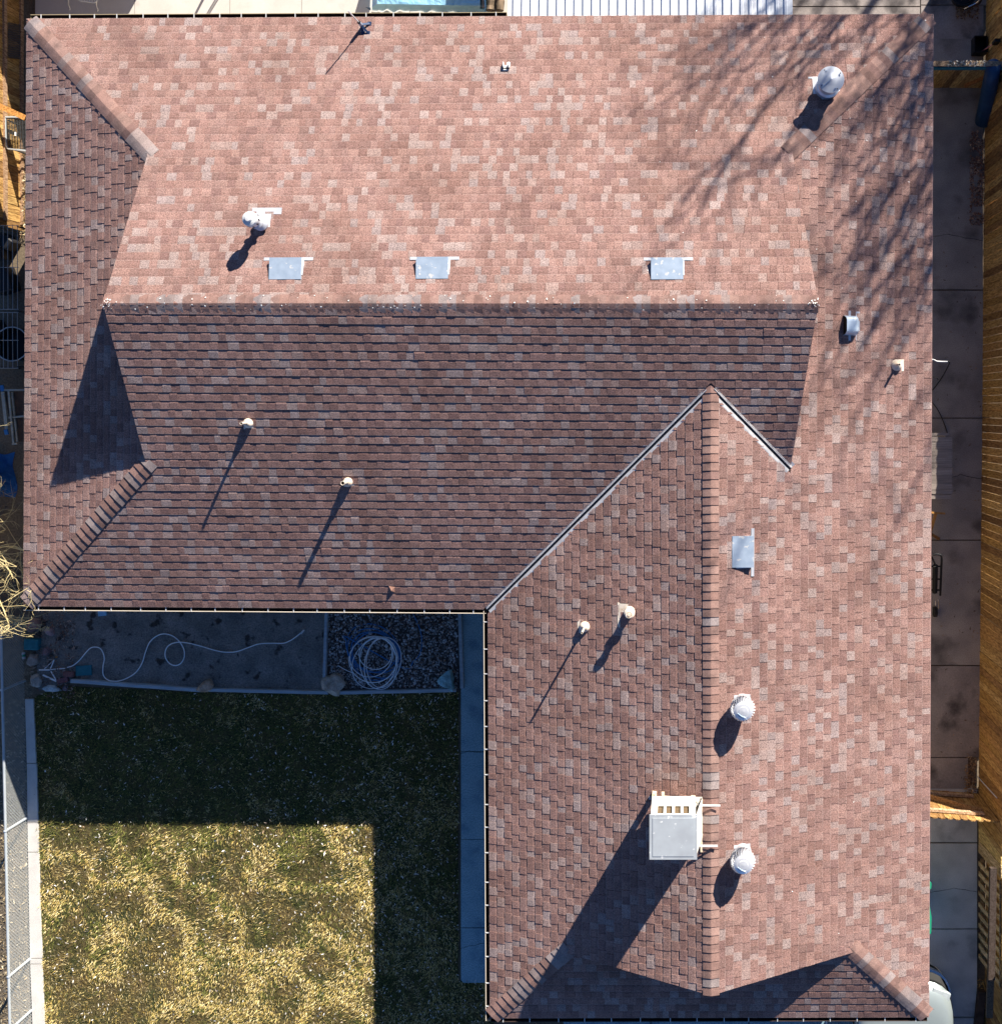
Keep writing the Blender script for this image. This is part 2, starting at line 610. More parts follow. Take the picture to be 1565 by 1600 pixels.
# ------------------------------------------------------------------ hip and ridge caps
def cap_run(p0, p1, z0, z1, zfun, name, half=12.0, seed=0, expo=12.6, grey=.25, mb=None, hk=1.0, bw=1.2):
    """pieces lapped from the low end p0 to the high end p1 (plan points)"""
    r = random.Random(seed)
    mb = mb or MB()
    dx, dy = p1[0] - p0[0], p1[1] - p0[1]
    L = math.hypot(dx, dy)
    dx, dy = dx / L, dy / L
    px, py = -dy, dx
    n = max(1, int(round(L / expo)))
    e = L / n
    ws = [-half, -half * .62, -half * .3, -half * .12, 0, half * .12, half * .3, half * .62, half]
    for i in range(n):
        s0, s1 = i * e, min(L, (i + 1) * e + e * .25)
        q = r.random()
        c = r.choice(PAL_MID) if q < .65 else r.choice(PAL_DARK)
        if r.random() < grey:
            c = r.choice(PAL_LIGHT)
            c = (c[0] * .9, c[1] * .95, c[2] * 1.0)
        kk = r.uniform(.9, 1.08)
        c = tuple(x * kk for x in c)
        jit = r.uniform(-.3, .3) * bw
        rows = []
        for s, lift in ((s0, .020 * hk + .004), (s0 + (s1 - s0) * .5, .0145 * hk + .004), (s1, .010 * hk + .004)):
            row = []
            for w in ws:
                bow = (abs(w) / half) ** 2 * bw
                x = p0[0] + dx * (s - (bow if s == s0 else 0)) + px * (w + jit)
                y = p0[1] + dy * (s - (bow if s == s0 else 0)) + py * (w + jit)
                zz = zfun((x, y))
                u = 1 - abs(w + jit) / (half * .45)
                if u > 0:
                    zz -= .003 * u * u
                row.append(PL(x, y, zz + lift - (.004 if abs(w) == half else 0)))
            rows.append(row)
        m = len(ws)
        P = rows[0] + rows[1] + rows[2]
        F = [(j * m + k, j * m + k + 1, (j + 1) * m + k + 1, (j + 1) * m + k) for j in range(2) for k in range(m - 1)]
        mb.add(P, F, col=c)
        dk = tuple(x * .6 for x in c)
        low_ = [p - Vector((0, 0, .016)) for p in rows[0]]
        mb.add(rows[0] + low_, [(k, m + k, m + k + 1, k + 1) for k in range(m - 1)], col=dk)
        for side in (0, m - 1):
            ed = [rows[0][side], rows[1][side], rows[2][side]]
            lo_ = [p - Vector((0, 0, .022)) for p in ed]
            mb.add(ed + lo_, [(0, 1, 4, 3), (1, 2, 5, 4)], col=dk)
    return mb.build(name, M['cap'], house, smooth=False)


def zmin(*ss):
    return lambda p: min(s.z(p) for s in ss)


def along(p, q, t):
    return (p[0] + (q[0] - p[0]) * t, p[1] + (q[1] - p[1]) * t)


for a, b, ss, sd in ((NW, hipNW, (north, west), 1), (SW, hipSW, (south, west), 2), (NE, hipNE, (north, east), 3),
                     (WS, hipD1, (wing, low), 4), (SE, hipD2, (east, low), 5)):
    L = math.hypot(b[0] - a[0], b[1] - a[1])
    cap_run(along(a, b, .02), along(a, b, 1 + 9 / L), 0, 0, zmin(*ss), 'hip_cap', seed=sd, half=13.8, grey=.35 if sd != 3 else .1, hk=2.0 if sd == 3 else (1.5 if sd == 1 else 1.7), bw=.3 if sd in (1, 3) else 1.0)
cap_run(tipE, tipW, 0, 0, zmin(north, south), 'ridge_cap', seed=6, half=13.0, grey=.3, hk=.85, bw=.1)
cap_run(tipS, (wtop[0] - .2, wtop[1] - 4), 0, 0, zmin(wing, east), 'ridge_cap', seed=7, half=12.0, grey=.1, hk=1.4, bw=.5)
# flat closure shingle where the wing ridge dies into the main slope
mb = MB()
zf = lambda p: south.z(p)
x0, y0 = wtop[0], wtop[1] - 6
pts = [(x0 - 12, y0 + 1), (x0 + 12, y0 + 1), (x0 + 12, y0 - 9), (x0 - 12, y0 - 9)]
mb.add([PL(p[0], p[1], south.z(p) + .012) for p in pts] + [PL(p[0], p[1], south.z(p) - .01) for p in pts],
       [(0, 1, 2, 3), (0, 4, 5, 1), (1, 5, 6, 2), (3, 2, 6, 7), (0, 3, 7, 4)], col=(.27, .15, .12))
mb.build('ridge_cap', M['cap'], house)


# ------------------------------------------------------------------ valley flashings
def valley(p0, p1, name, sa, sb):
    """sa: the main slope, sb: the wing slope"""
    mb = MB()
    dx, dy = p1[0] - p0[0], p1[1] - p0[1]
    L = math.hypot(dx, dy)
    dx, dy = dx / L, dy / L
    px, py = -dy, dx
    mid = along(p0, p1, .5)
    sgn = 1 if sa.lf((mid[0] + px * 4, mid[1] + py * 4)) > sb.lf((mid[0] + px * 4, mid[1] + py * 4)) else -1
    # offsets towards the main slope are positive
    prof = [(9, .006), (2.6, .004), (2.4, .030), (1.2, .032), (1.0, .006), (-2.6, .004), (-2.8, .016), (-6.6, .012), (-9, .004)]
    mi = [0, 0, 0, 0, 1, 0, 0, 0]

    def pnt(s, w, h):
        x, y = p0[0] + dx * s + px * w * sgn, p0[1] + dy * s + py * w * sgn
        zz = max(sa.z((x, y)), sb.z((x, y)))
        return PL(x, y, zz + h)
    n = 24
    for i in range(n):
        a, b = L * i / n, L * (i + 1) / n
        for k in range(len(prof) - 1):
            mb.add([pnt(a, *prof[k]), pnt(b, *prof[k]), pnt(b, *prof[k + 1]), pnt(a, *prof[k + 1])], [(0, 1, 2, 3)], mi=mi[k])
    return mb.build(name, [M['valley'], M['valleydark']], house)


valley(along(IC, wtop, -.004), along(IC, wtop, .985), 'valley_flashing', south, wing)
valley(along(wtop, baseE, .03), along(wtop, baseE, 1.0), 'valley_flashing', south, east)


# ------------------------------------------------------------------ walls, soffits, gable walls, gutters
def inset(fs, d):
    return [f - d for f in fs]


D0 = 46
c1 = [meet(tW - D0, tN - D0), meet(tE - D0, tN - D0), meet(tE - D0, tD - D0), meet(tV - D0, tD - D0), meet(tV - D0, tS - D0), meet(tW - D0, tS - D0)]
mb = MB()
n = len(c1)
for i in range(n):
    a, b = c1[i], c1[(i + 1) % n]
    mb.add([PL(*a, 0), PL(*b, 0), PL(*b, EZ + .10), PL(*a, EZ + .10)], [(0, 1, 2, 3)])
mb.build('wall', M['wall'], house)
mb = MB()
e1 = [NW, NE, SE, WS, IC, SW]
for i in range(n):
    a, b, c, d = e1[i], e1[(i + 1) % n], c1[(i + 1) % n], c1[i]
    mb.add([PL(*a, EZ - .115), PL(*b, EZ - .115), PL(*c, EZ - .115), PL(*d, EZ - .115)], [(0, 1, 2, 3)])
mb.build('soffit', M['wall'], house)
for f0, fa, fb, nm, lv in ((tW - (LH + 4), tN, tS, 'west', LH), (tE - (LH + 4), tN, tS, 'east', LH), (tD - (LS + 3), tV, tE, 'south', LS)):
    a, b = meet(f0, fa - (LH + 4 if nm != 'south' else LS + 3)), meet(f0, fb - (LH + 4 if nm != 'south' else LS + 3))
    c = meet(f0, fa - fb)
    mb = MB()
    zt = EZ + fa(c) * U * PITCH - .03
    zb = EZ + f0.c * 0 + (lv) * U * PITCH
    off = (f0.a * 3, f0.b * 3)
    tri = [PL(*a, zb - .05), PL(*b, zb - .05), PL(*c, zt)]
    tri2 = [PL(a[0] + off[0], a[1] + off[1], zb - .05), PL(b[0] + off[0], b[1] + off[1], zb - .05), PL(c[0] + off[0], c[1] + off[1], zt)]
    mb.add(tri + tri2, [(0, 1, 2), (3, 5, 4), (0, 3, 4, 1), (1, 4, 5, 2), (2, 5, 3, 0)])
    mb.build('gable_wall', M['wall'], house)


def gutter(S, a0, a1, hang, seed, lipm='lip'):
    r = random.Random(seed)
    mb = MB()
    prof = [(.4, -.02), (.4, -.105), (5.2, -.11), (7.0, -.07), (7.2, -.022)]
    lip = [(7.2, -.022), (7.25, -.010), (8.1, -.010), (8.1, -.032), (7.6, -.060), (5.6, -.118), (.2, -.113)]

    def pnt(a, o):
        x, y = S.pt(a, -o[0])
        return PL(x, y, EZ + o[1])
    for pr, mi in ((prof, 0), (lip, 1)):
        for k in range(len(pr) - 1):
            mb.add([pnt(a0, pr[k]), pnt(a1, pr[k]), pnt(a1, pr[k + 1]), pnt(a0, pr[k + 1])], [(0, 1, 2, 3)], mi=mi)
    for a in (a0, a1):
        mb.poly([pnt(a, o) for o in prof], mi=1)
    g = mb.build('gutter', [M['gutter'], M[lipm]], house)
    nh = hang
    for i in range(nh):
        a = a0 + (a1 - a0) * (i + .5) / nh + r.uniform(-4, 4)
        hb = MB()
        p, q = pnt(a, (-.5, -.008)), pnt(a, (8.2, -.012))
        hb.beam(p, q, .014, .010)
        hb.build('hanger', M['hanger'], g)


gutter(north, 4, 748, 19, 1, 'liptan')
gutter(south, -2, south.L - 4, 18, 2)
gutter(wing, 3, wing.L + 6, 16, 3)
gutter(low, 0, low.L - 1, 16, 4, 'gutter')  # dark lip colour stands in for shade on this south lip
# drip edge of the east and west eaves
for S in (east, west):
    mb = MB()
    for (o0, h0), (o1, h1) in (((-1.0, .001), (1.7, .001)), ((1.7, .001), (1.7, -.11))):
        mb.add([PL(*S.pt(0, -o0), EZ + h0), PL(*S.pt(S.L, -o0), EZ + h0), PL(*S.pt(S.L, -o1), EZ + h1), PL(*S.pt(0, -o1), EZ + h1)], [(0, 1, 2, 3)])
    mb.build('drip_edge', mat('drip_edge_paint', (.38, .22, .20), rough=.5), house)

# droppings along the ridge and the tree side
mb = MB()
r = random.Random(5)


def speck(S, p, rad, h=.012):
    o = S.P(p, h)
    n_ = 6
    st = r.uniform(.6, 1.6)
    an = r.uniform(0, 6.28)
    ring = []
    for j in range(n_):
        a = 2 * math.pi * j / n_
        x, y = rad * math.cos(a) * st * r.uniform(.7, 1.2), rad * math.sin(a) * r.uniform(.7, 1.2)
        x, y = x * math.cos(an) - y * math.sin(an), x * math.sin(an) + y * math.cos(an)
        q = (p[0] + x / U, p[1] + y / U)
        ring.append(S.P(q, h))
    mb.add(ring + [o + Vector((0, 0, .004))], [(j, (j + 1) % n_, n_) for j in range(n_)])


for i in range(70):
    x = r.uniform(250, 1250)
    y = on_ridge(x)[1] - r.uniform(-9, 12)
    S = north if tN((x, y)) < tS((x, y)) else south
    speck(S, (x, y), r.uniform(.004, .013), .028)
for tip, dx in ((tipW, 6), (tipE, -6)):
    for i in range(18):
        x = tip[0] + dx + r.gauss(0, 4.5)
        y = on_ridge(x)[1] + r.gauss(0, 4)
        S = north if tN((x, y)) < tS((x, y)) else south
        speck(S, (x, y), r.uniform(.005, .012), .028)
for i in range(45):
    x, y = r.uniform(1000, 1440), r.uniform(30, 460)
    S = north if tN((x, y)) < tE((x, y)) else east
    speck(S, (x, y), r.uniform(.004, .012), .010)
for i in range(6):
    speck(north, (r.uniform(1428, 1450), r.uniform(28, 42)), r.uniform(.005, .012), .03)
for i in range(25):
    x, y = r.uniform(780, 1440), r.uniform(900, 1450)
    S = wing if tV((x, y)) < tE((x, y)) else east
    speck(S, (x, y), r.uniform(.004, .010), .010)
tag(mb.build('bird_droppings', M['dropping']), 'tiny white bird droppings scattered along the ridge', 'droppings', kind='stuff')

# ------------------------------------------------------------------ things on the roof
def slope_at(x, y):
    """which plane is sighted at (x, y)"""
    best = None
    for S in SLOPES:
        p = S.sight(x, y)
        for fs in S.pieces:
            if all(f(p) > -8 for f in fs):
                return S, p
    return east, east.sight(x, y)


def box_vent(label, M0):
    """low slant-backed louvre hood: local y runs up the slope"""
    t = thing('box_vent', label, 'roof vent', M=M0, group='square hooded vents on the roof')
    w, d, hf, hb = .250, .325, .095, .014
    hood = MB()
    A = [(-w, .0, hf), (w, .0, hf), (w, d, hb), (-w, d, hb)]
    B = [(-w, .0, .006), (w, .0, .006), (w, d, .006), (-w, d, .006)]
    hood.add(A + B, [(0, 1, 2, 3), (3, 2, 6, 7), (1, 5, 6, 2), (0, 3, 7, 4)])
    # rolled rim on the top sheet
    rim = [(-w - .004, -.008, hf + .004), (w + .004, -.008, hf + .004), (w + .004, d + .008, hb + .004), (-w - .004, d + .008, hb + .004)]
    low_ = [(x, y, z - .012) for x, y, z in rim]
    hood.add(rim + low_, [(0, 1, 2, 3), (0, 4, 5, 1), (1, 5, 6, 2), (2, 6, 7, 3), (3, 7, 4, 0)])
    hood.build('hood', M['galv'], t, local=True)
    lv = MB()
    for i in range(3):
        lv.box((0, .004, .024 + i * .024), (2 * w - .05, .014, .008))
    lv.build('louvre', M['black'], t, local=True)
    fl = MB()
    fl.box((-.02, -.022, .016), (.78, .052, .006))
    fl.box((-w - .008, .13, .016), (.03, .26, .004))
    fl.build('flange', M['bright'], t, local=True)
    return t


VL = ['low grey box vent near the ridge, closest to the capped flue', 'low grey box vent near the ridge, between two like it',
      'low grey box vent near the ridge, nearest the tall metal chimney']
m0 = north.frame(449, 407)
vent = box_vent(VL[0], m0)
for lb, (S, x, y) in zip(VL[1:] + ['pale square box vent below the wing ridge, above both whirling vents'],
                         ((north, 677, 406), (north, 1042, 407), (east, 1173, 861))):
    c = copy_tree(vent, S.frame(x, y), label=lb)

# rounded hood vent in the tree shade
t = thing('hood_vent', 'small rounded metal hood vent in the branch shadows, mouth facing the ridge', 'roof vent', M=east.frame(1339, 509))
mb = MB()
prof = []
w = .165
n = 14
for j in range(n + 1):
    a = math.pi * j / n
    prof.append((-w * math.cos(a), .15 * min(1, 1.25 * math.sin(a))))
for y0, k0, y1, k1 in ((.04, .8, .10, 1.0), (.10, 1.0, .27, 1.0)):
    for j in range(n):
        (xa, za), (xb, zb) = prof[j], prof[j + 1]
        mb.add([(xa, y0, za * k0 + .004), (xb, y0, zb * k0 + .004), (xb, y1, zb * k1 + .004), (xa, y1, za * k1 + .004)], [(0, 1, 2, 3)])
mb.add([(x, .04, z * .8 + .004) for x, z in prof], [tuple(range(n + 1))])
mb.build('hood', M['galv'], t, local=True, smooth=True)
mb = MB()
mb.add([(x * .93, .262, z * .93 + .004) for x, z in prof], [tuple(range(n + 1))])
mb.build('mouth', M['hole'], t, local=True)
mb = MB()
mb.box((.0, .10, .004), (.50, .14, .006))
mb.box((.0, -.005, .005), (.48, .075, .008))
mb.build('flange', M['bright'], t, local=True)


def ring_prof(r, z0, z1):
    return [(r, z0), (r, z1)]


def pipe_vent(label, x, y, h, r, boot, seed, mt='cream', flange=None, cap=False, group='plumbing vent pipes on the roof', boot_z=.10):
    S, p = slope_at(x, y)
    o = S.P(p)
    t = thing('vent_pipe', label, 'vent pipe', o, group=group)
    b = MB()
    # flashing sheet lying on the slope
    F = S.frame(x, y)
    Fl = Matrix.Translation(-o) @ F
    if flange:
        x0, x1, y0, y1 = flange
        b.add([Fl @ Vector(q) for q in ((x0, y0, .014), (x1, y0, .014), (x1, y1, .010), (x0, y1, .010), (x0, y0, .002), (x1, y0, .002), (x1, y1, .0), (x0, y1, .0))],
              [(0, 1, 2, 3), (0, 4, 5, 1), (1, 5, 6, 2), (2, 6, 7, 3), (3, 7, 4, 0)])
    else:
        b.lathe([(boot * 1.25, .006), (boot * 1.22, .014), (boot, .016)], 20, Fl)
    b.build('flashing', M[mt], t, local=True)
    # cone boot, upright
    bm_ = MB()
    lowr = boot
    prof = [(lowr, -.06), (lowr, .03), (lowr * .93, .055), (lowr * .70, .075), (r * 1.5, boot_z), (r * 1.15, boot_z + .01)]
    bm_.lathe(prof, 24)
    bm_.build('boot', M[mt], t, local=True, smooth=True)
    pp = MB()
    pp.lathe([(r, -.05), (r, h), (r * .78, h), (r * .78, h - .12)], 20)
    po = pp.build('pipe', M['lead'] if mt == 'cream' else M['bright'], t, local=True, smooth=False)
    ho = MB()
    ho.lathe([(.001, h - .05), (r * .775, h - .05)], 20)
    ho.build('bore', M['hole'], po, local=True)
    return t, o, S


pipe_vent('thin vent pipe in round pale boot, uphill of the other pipe on the dark slope', 388.5, 661, .31, .024, .078, 1, flange=(-.085, .075, -.10, .04))
pipe_vent('wider open vent pipe in round pale boot, downhill on the dark slope', 544, 753, .31, .036, .078, 2, flange=(-.075, .10, -.105, .04))
pipe_vent('thin tall vent pipe on pale disc boot casting the longest shadow beside a stubby pipe', 913.5, 979, .54, .018, .088, 3, flange=(-.11, .11, -.13, .0))
pipe_vent('short vent pipe in pale round boot below the small rounded hood vent', 1400, 570.5, .27, .020, .098, 4, flange=(-.10, .10, -.135, .02))

# stubby capped vent
S, p = slope_at(984, 955)
o = S.P(p)
t = thing('capped_vent', 'stubby cream capped vent pipe with rust marked flange and wide shadow', 'vent pipe', o, group='plumbing vent pipes on the roof')
Fl = Matrix.Translation(-o) @ S.frame(984, 955)
b = MB()
for (x0, x1, y0, y1) in ((-.135, .275, -.215, -.175), (-.12, .12, -.19, .06)):
    b.add([Fl @ Vector(q) for q in ((x0, y0, .016), (x1, y0, .016), (x1, y1, .012), (x0, y1, .012), (x0, y0, .002), (x1, y0, .002), (x1, y1, .0), (x0, y1, .0))],
          [(0, 1, 2, 3), (0, 4, 5, 1), (1, 5, 6, 2), (2, 6, 7, 3), (3, 7, 4, 0)])
b.build('flashing', M['cream'], t, local=True)
b = MB()
b.lathe([(.088, -.05), (.085, .04), (.055, .10), (.048, .28)], 24)
b.build('pipe', M['cream'], t, local=True, smooth=True)
b = MB()
b.lathe([(.048, .16), (.088, .165), (.088, .18), (.048, .20)], 24)
b.build('collar', M['cream'], t, local=True)
b = MB()
b.lathe([(.05, .27), (.072, .275), (.072, .30), (.056, .315), (.056, .318), (.040, .318), (.040, .308), (.034, .308), (.030, .326), (.001, .328)], 28)
b.build('cap', M['cream'], t, local=True)

# flue with storm collar and round cap
S, p = slope_at(411, 351)
o = S.P(p)
t = thing('flue_pipe', 'slim white flue with round double cap standing on a bare metal patch', 'flue', o)
Fl = Matrix.Translation(-o) @ S.frame(411, 351)
b = MB()
# local x runs west here
for (x0, x1, y0, y1) in ((-.275, .20, -.30, -.185), (-.115, .20, -.19, .075)):
    b.add([Fl @ Vector(q) for q in ((x0, y0, .016), (x1, y0, .016), (x1, y1, .012), (x0, y1, .012), (x0, y0, .002), (x1, y0, .002), (x1, y1, .0), (x0, y1, .0))],
          [(0, 1, 2, 3), (0, 4, 5, 1), (1, 5, 6, 2), (2, 6, 7, 3), (3, 7, 4, 0)])
b.build('flashing', M['bright'], t, local=True)
b = MB()
b.lathe([(.10, -.06), (.10, .05), (.064, .12), (.064, .42)], 28)
b.build('pipe', M['bright'], t, local=True, smooth=True)
b = MB()
b.lathe([(.064, .10), (.115, .10), (.115, .118), (.064, .16)], 28)
b.build('collar', M['bright'], t, local=True)
b = MB()
b.lathe([(.064, .24), (.098, .245), (.098, .26), (.064, .28)], 28)
b.build('collar', M['bright'], t, local=True)
b = MB()
b.lathe([(.064, .40), (.105, .41), (.118, .44), (.120, .55), (.108, .585), (.075, .60), (.060, .602), (.058, .625), (.045, .640), (.001, .645)], 32)
b.build('cap', M['white'], t, local=True, smooth=False)
for j in range(10):
    a = j * math.pi / 5
    b = MB()
    b.box((.1205 * math.cos(a), .1205 * math.sin(a), .49), (.006, .02, .07), Matrix.Rotation(a, 3, 'Z'))
    b.build('slot', M['black'], t, local=True)

# big conical capped chimney
S, p = slope_at(1291, 139)
o = S.P(p)
t = thing('metal_chimney', 'big round metal chimney with cone cap in the branch shadows', 'chimney', o)
Fl = Matrix.Translation(-o) @ S.frame(1291, 139)
b = MB()
for (x0, x1, y0, y1) in ((-.22, .23, -.235, .20), (.2, .30, -.235, -.205)):
    b.add([Fl @ Vector(q) for q in ((x0, y0, .016), (x1, y0, .016), (x1, y1, .012), (x0, y1, .012), (x0, y0, .002), (x1, y0, .002), (x1, y1, .0), (x0, y1, .0))],
          [(0, 1, 2, 3), (0, 4, 5, 1), (1, 5, 6, 2), (2, 6, 7, 3), (3, 7, 4, 0)])
b.build('flashing', M['bright'], t, local=True)
b = MB()
b.lathe([(.200, -.10), (.196, .06), (.165, .16), (.165, .46)], 36)
b.build('pipe', M['steel'], t, local=True, smooth=True)
b = MB()
b.lathe([(.165, .17), (.198, .175), (.198, .195), (.165, .23)], 36)
b.build('collar', M['bright'], t, local=True)
b = MB()
b.lathe([(.165, .43), (.182, .435), (.182, .465), (.14, .47)], 36)
b.build('collar', M['bright'], t, local=True)
for j in range(4):
    a = j * math.pi / 2 + .5
    b = MB()
    b.box((.16 * math.cos(a), .16 * math.sin(a), .52), (.006, .03, .12), Matrix.Rotation(a, 3, 'Z'))
    b.build('bracket', M['galv'], t, local=True)
b = MB()
b.lathe([(.216, .545), (.218, .552), (.109, .572), (.001, .598)], 40)
b.lathe([(.001, .535), (.21, .54)], 40)
cp = b.build('cap', M['steel'], t, local=True, smooth=False)
for j in range(4):
    a = j * math.pi / 2 + .6
    b = MB()
    b.lathe([(.009, .552), (.009, .564), (.001, .567)], 8, Matrix.Translation((.185 * math.cos(a), .185 * math.sin(a), 0)))
    b.build('rivet', M['black'], cp, local=True)
b = MB()
b.beam((-.01, -.01, .599), (-.15, -.13, .563), .012, .006)
b.build('seam', M['galv'], cp, local=True)


# whirling turbine vents
def turbine(label, x, y):
    S, p = slope_at(x, y)
    o = S.P(p)
    t = thing('turbine_vent', label, 'turbine vent', o, group='round turbine vents')
    Fl = Matrix.Translation(-o) @ S.frame(x, y)
    b = MB()
    b.add([Fl @ Vector(q) for q in ((-.14, -.14, .016), (.14, -.14, .016), (.14, .14, .012), (-.14, .14, .012), (-.14, -.14, .002), (.14, -.14, .002), (.14, .14, .0), (-.14, .14, .0))],
          [(0, 1, 2, 3), (0, 4, 5, 1), (1, 5, 6, 2), (2, 6, 7, 3), (3, 7, 4, 0)])
    b.build('flashing', M['bright'], t, local=True)
    b = MB()
    b.lathe([(.165, -.10), (.155, .05), (.15, .16), (.165, .17), (.165, .185)], 32)
    b.build('throat', M['bright'], t, local=True, smooth=True)
    b = MB()
    nv = 26
    prof = [(.165, .185), (.190, .24), (.205, .30), (.203, .36), (.183, .42), (.140, .462)]
    for j in range(nv):
        a0 = 2 * math.pi * j / nv
        for i in range(len(prof) - 1):
            (r0, z0), (r1, z1) = prof[i], prof[i + 1]
            q = []
            for (rr, zz, ii) in ((r0, z0, i), (r1, z1, i + 1)):
                for da, ro in ((0, 1.0), (2 * math.pi / nv * .95, .84)):
                    a = a0 + da + ii * .05
                    q.append((rr * ro * math.cos(a), rr * ro * math.sin(a), zz))
            b.add(q, [(0, 1, 3, 2)])
    b.build('vane', M['vane'], t, local=True)
    b = MB()
    b.lathe([(.148, .455), (.150, .468), (.110, .487), (.075, .492), (.070, .500), (.001, .508)], 32)
    cr = b.build('crown_plate', M['vane'], t, local=True, smooth=False)
    b = MB()
    b.tube([(-.09, -.03, .497), (-.03, -.075, .503), (.03, -.10, .50), (.045, -.135, .482)], .007, 6)
    b.build('brace', M['galv'], cr, local=True)
    return t


tv = turbine('white ball shaped turbine vent uphill of the roof cooler and below the pale box vent', 1158.5, 1099)
S, p = slope_at(1158.5, 1333)
m1 = Matrix.Translation(S.P(p)) @ Matrix.Rotation(.5, 4, 'Z')
c = copy_tree(tv, None, label='white ball shaped turbine vent right beside the square roof cooler')
c.location = S.P(p)

# evaporative cooler
zt = EZ + 190 * U
zb = EZ + 112 * U
cn = [W(1015, 1273, zt), W(1089.5, 1273.5, zt), W(1087.5, 1344.5, zt), W(1014.2, 1343, zt)]
cx = sum((q.x for q in cn)) / 4
cy = sum((q.y for q in cn)) / 4
t = thing('evaporative_cooler', 'square metal swamp cooler standing on a timber frame beside the ridge', 'roof cooler', (cx, cy, zb))
hx, hy = (cn[1].x - cn[0].x) / 2, (cn[0].y - cn[3].y) / 2
H = zt - zb
b = MB()
b.box((0, 0, H - .012), (2 * hx, 2 * hy, .024))
b.box((0, 0, H + .003), (2 * hx - .10, 2 * hy - .10, .008))
b.build('top', M['coolertop'], t, local=True)
ix, iy = hx - .02, hy - .02
b = MB()
# body with window cut as bars on the north side
bx_ = ix + .115
b.add([(-ix, -iy, 0), (bx_, -iy, 0), (bx_, iy, 0), (-ix, iy, 0), (-ix, -iy, H - .024), (ix, -iy, H - .024), (ix, iy, H - .024), (-ix, iy, H - .024)],
      [(0, 1, 5, 4), (1, 2, 6, 5), (3, 0, 4, 7), (0, 3, 2, 1)])
nb = 4
bw = (2 * ix - .16) / nb
z0, z1 = .40, H - .09
b.box((0, iy, z0 / 2), (2 * ix, .02, z0))
b.box((0, iy, (z1 + H - .024) / 2), (2 * ix, .02, H - .024 - z1))
for i in range(nb + 1):
    xx = -ix + .08 + i * bw
    ww = .042 if 0 < i < nb else .10
    if i == 0:
        xx -= .03
    if i == nb:
        xx += .03
    b.box((xx, iy, (z0 + z1) / 2), (ww, .02, z1 - z0))
b.build('cabinet', M['coolerside'], t, local=True)
b = MB()
b.box((0, iy - .05, (z0 + z1) / 2), (2 * ix - .1, .04, z1 - z0 + .04))
b.build('pad', M['pad'], t, local=True)
# stand
b = MB()
tv0 = Vector(t.location)
for sx in (-1, 1):
    for sy in (-1, 1):
        q = Vector((t.location.x + sx * (hx - .05), t.location.y + sy * (hy - .05), 0))
        px_, py_ = q.x / U + NX, NY - q.y / U
        zs = min(wing.z((px_, py_)), east.z((px_, py_)))
        b.box((sx * (hx - .05), sy * (hy - .05), (zs - zb) / 2), (.07, .07, zb - zs))
b.build('leg', M['paintwood'], t, local=True)
b = MB()
zr = zb - .05


def on_stand(x, y):
    return W(x, y, zr) - tv0


b.beam(on_stand(1036, 1249), on_stand(1098, 1254), .085, .09)
b.beam(on_stand(1097, 1246), on_stand(1097.5, 1330), .075, .10)
b.beam(on_stand(1035.5, 1238), on_stand(1036, 1252), .045, .05)
b.beam(on_stand(1023, 1256), on_stand(1033, 1256), .05, .06)
b.beam(on_stand(1023, 1238), on_stand(1023, 1262), .02, .04)
b.build('frame', M['paintwood'], t, local=True)
b = MB()
b.beam(W(1090, 1258.6, zb + .10) - tv0, W(1125, 1259, zb + .09) - tv0, .026, .014)
b.beam(W(1093, 1322, zb + .10) - tv0, W(1121, 1322, zb + .09) - tv0, .030, .014)
b.build('strap', M['white'], t, local=True)
b = MB()
S, p = slope_at(1016, 1246)
b.lathe([(.03, 0), (.035, .03), (.001, .04)], 12, Matrix.Translation(S.P(p) - tv0))
b.tube([W(1090, 1256, zb + .25) - tv0, W(1084, 1250, zb + .1) - tv0, W(1060, 1250, zr + .06) - tv0], .008, 6)
b.build('water_line', M['galvwire'], t, local=True)

# mast bracket at the north eave
S, p = slope_at(567, 42)
o = S.P(p)
t = thing('antenna_mast', 'thin white antenna mast leaning from a dark bracket at the gutter', 'antenna mast', o)
b = MB()
b.lathe([(.030, -.03), (.030, .23), (.001, .235)], 16)
b.build('socket', M['galv'], t, local=True, smooth=False)
b = MB()
b.tube([(0, 0, .18), (-.01, .0, .48), (-.03, .01, .76)], .011, 8)
b.build('pole', M['white'], t, local=True)
b = MB()
b.lathe([(.028, .235), (.028, .262), (.001, .265)], 12)
b.build('collar', M['black'], t, local=True)
b = MB()
for dx, dy in ((.11, .06), (.105, -.12), (.02, -.11)):
    q = (o.x / U + NX + dx / U, NY - (o.y + dy) / U)
    zz = S.z(q) - o.z
    b.beam((.0, 0, .13), (dx, dy, zz + .02), .035, .02)
    b.box((dx, dy, zz + .012), (.06, .07, .02))
b.build('bracket', M['navy'], t, local=True)

# small white dish foot
S = north
t = thing('dish_bracket', 'small white steel mounting foot alone on the sunny slope', 'bracket', M=S.frame(791, 104))
b = MB()
b.box((0, .0, .006), (.125, .17, .010))
b.build('base_plate', M['white'], t, local=True)
b = MB()
for s in (-1, 1):
    b.add([(s * .042, -.075, .01), (s * .042, .065, .01), (s * .042, .03, .075), (s * .042, -.055, .075),
           (s * .050, -.075, .01), (s * .050, .065, .01), (s * .050, .03, .075), (s * .050, -.055, .075)],
          [(0, 1, 2, 3), (4, 7, 6, 5), (0, 3, 7, 4), (1, 5, 6, 2), (2, 6, 7, 3)])
b.build('ear', M['white'], t, local=True)
b = MB()
b.tube([(-.06, .055, .04), (.06, .055, .04)], .012, 8)
b.build('bolt', M['black'], t, local=True)

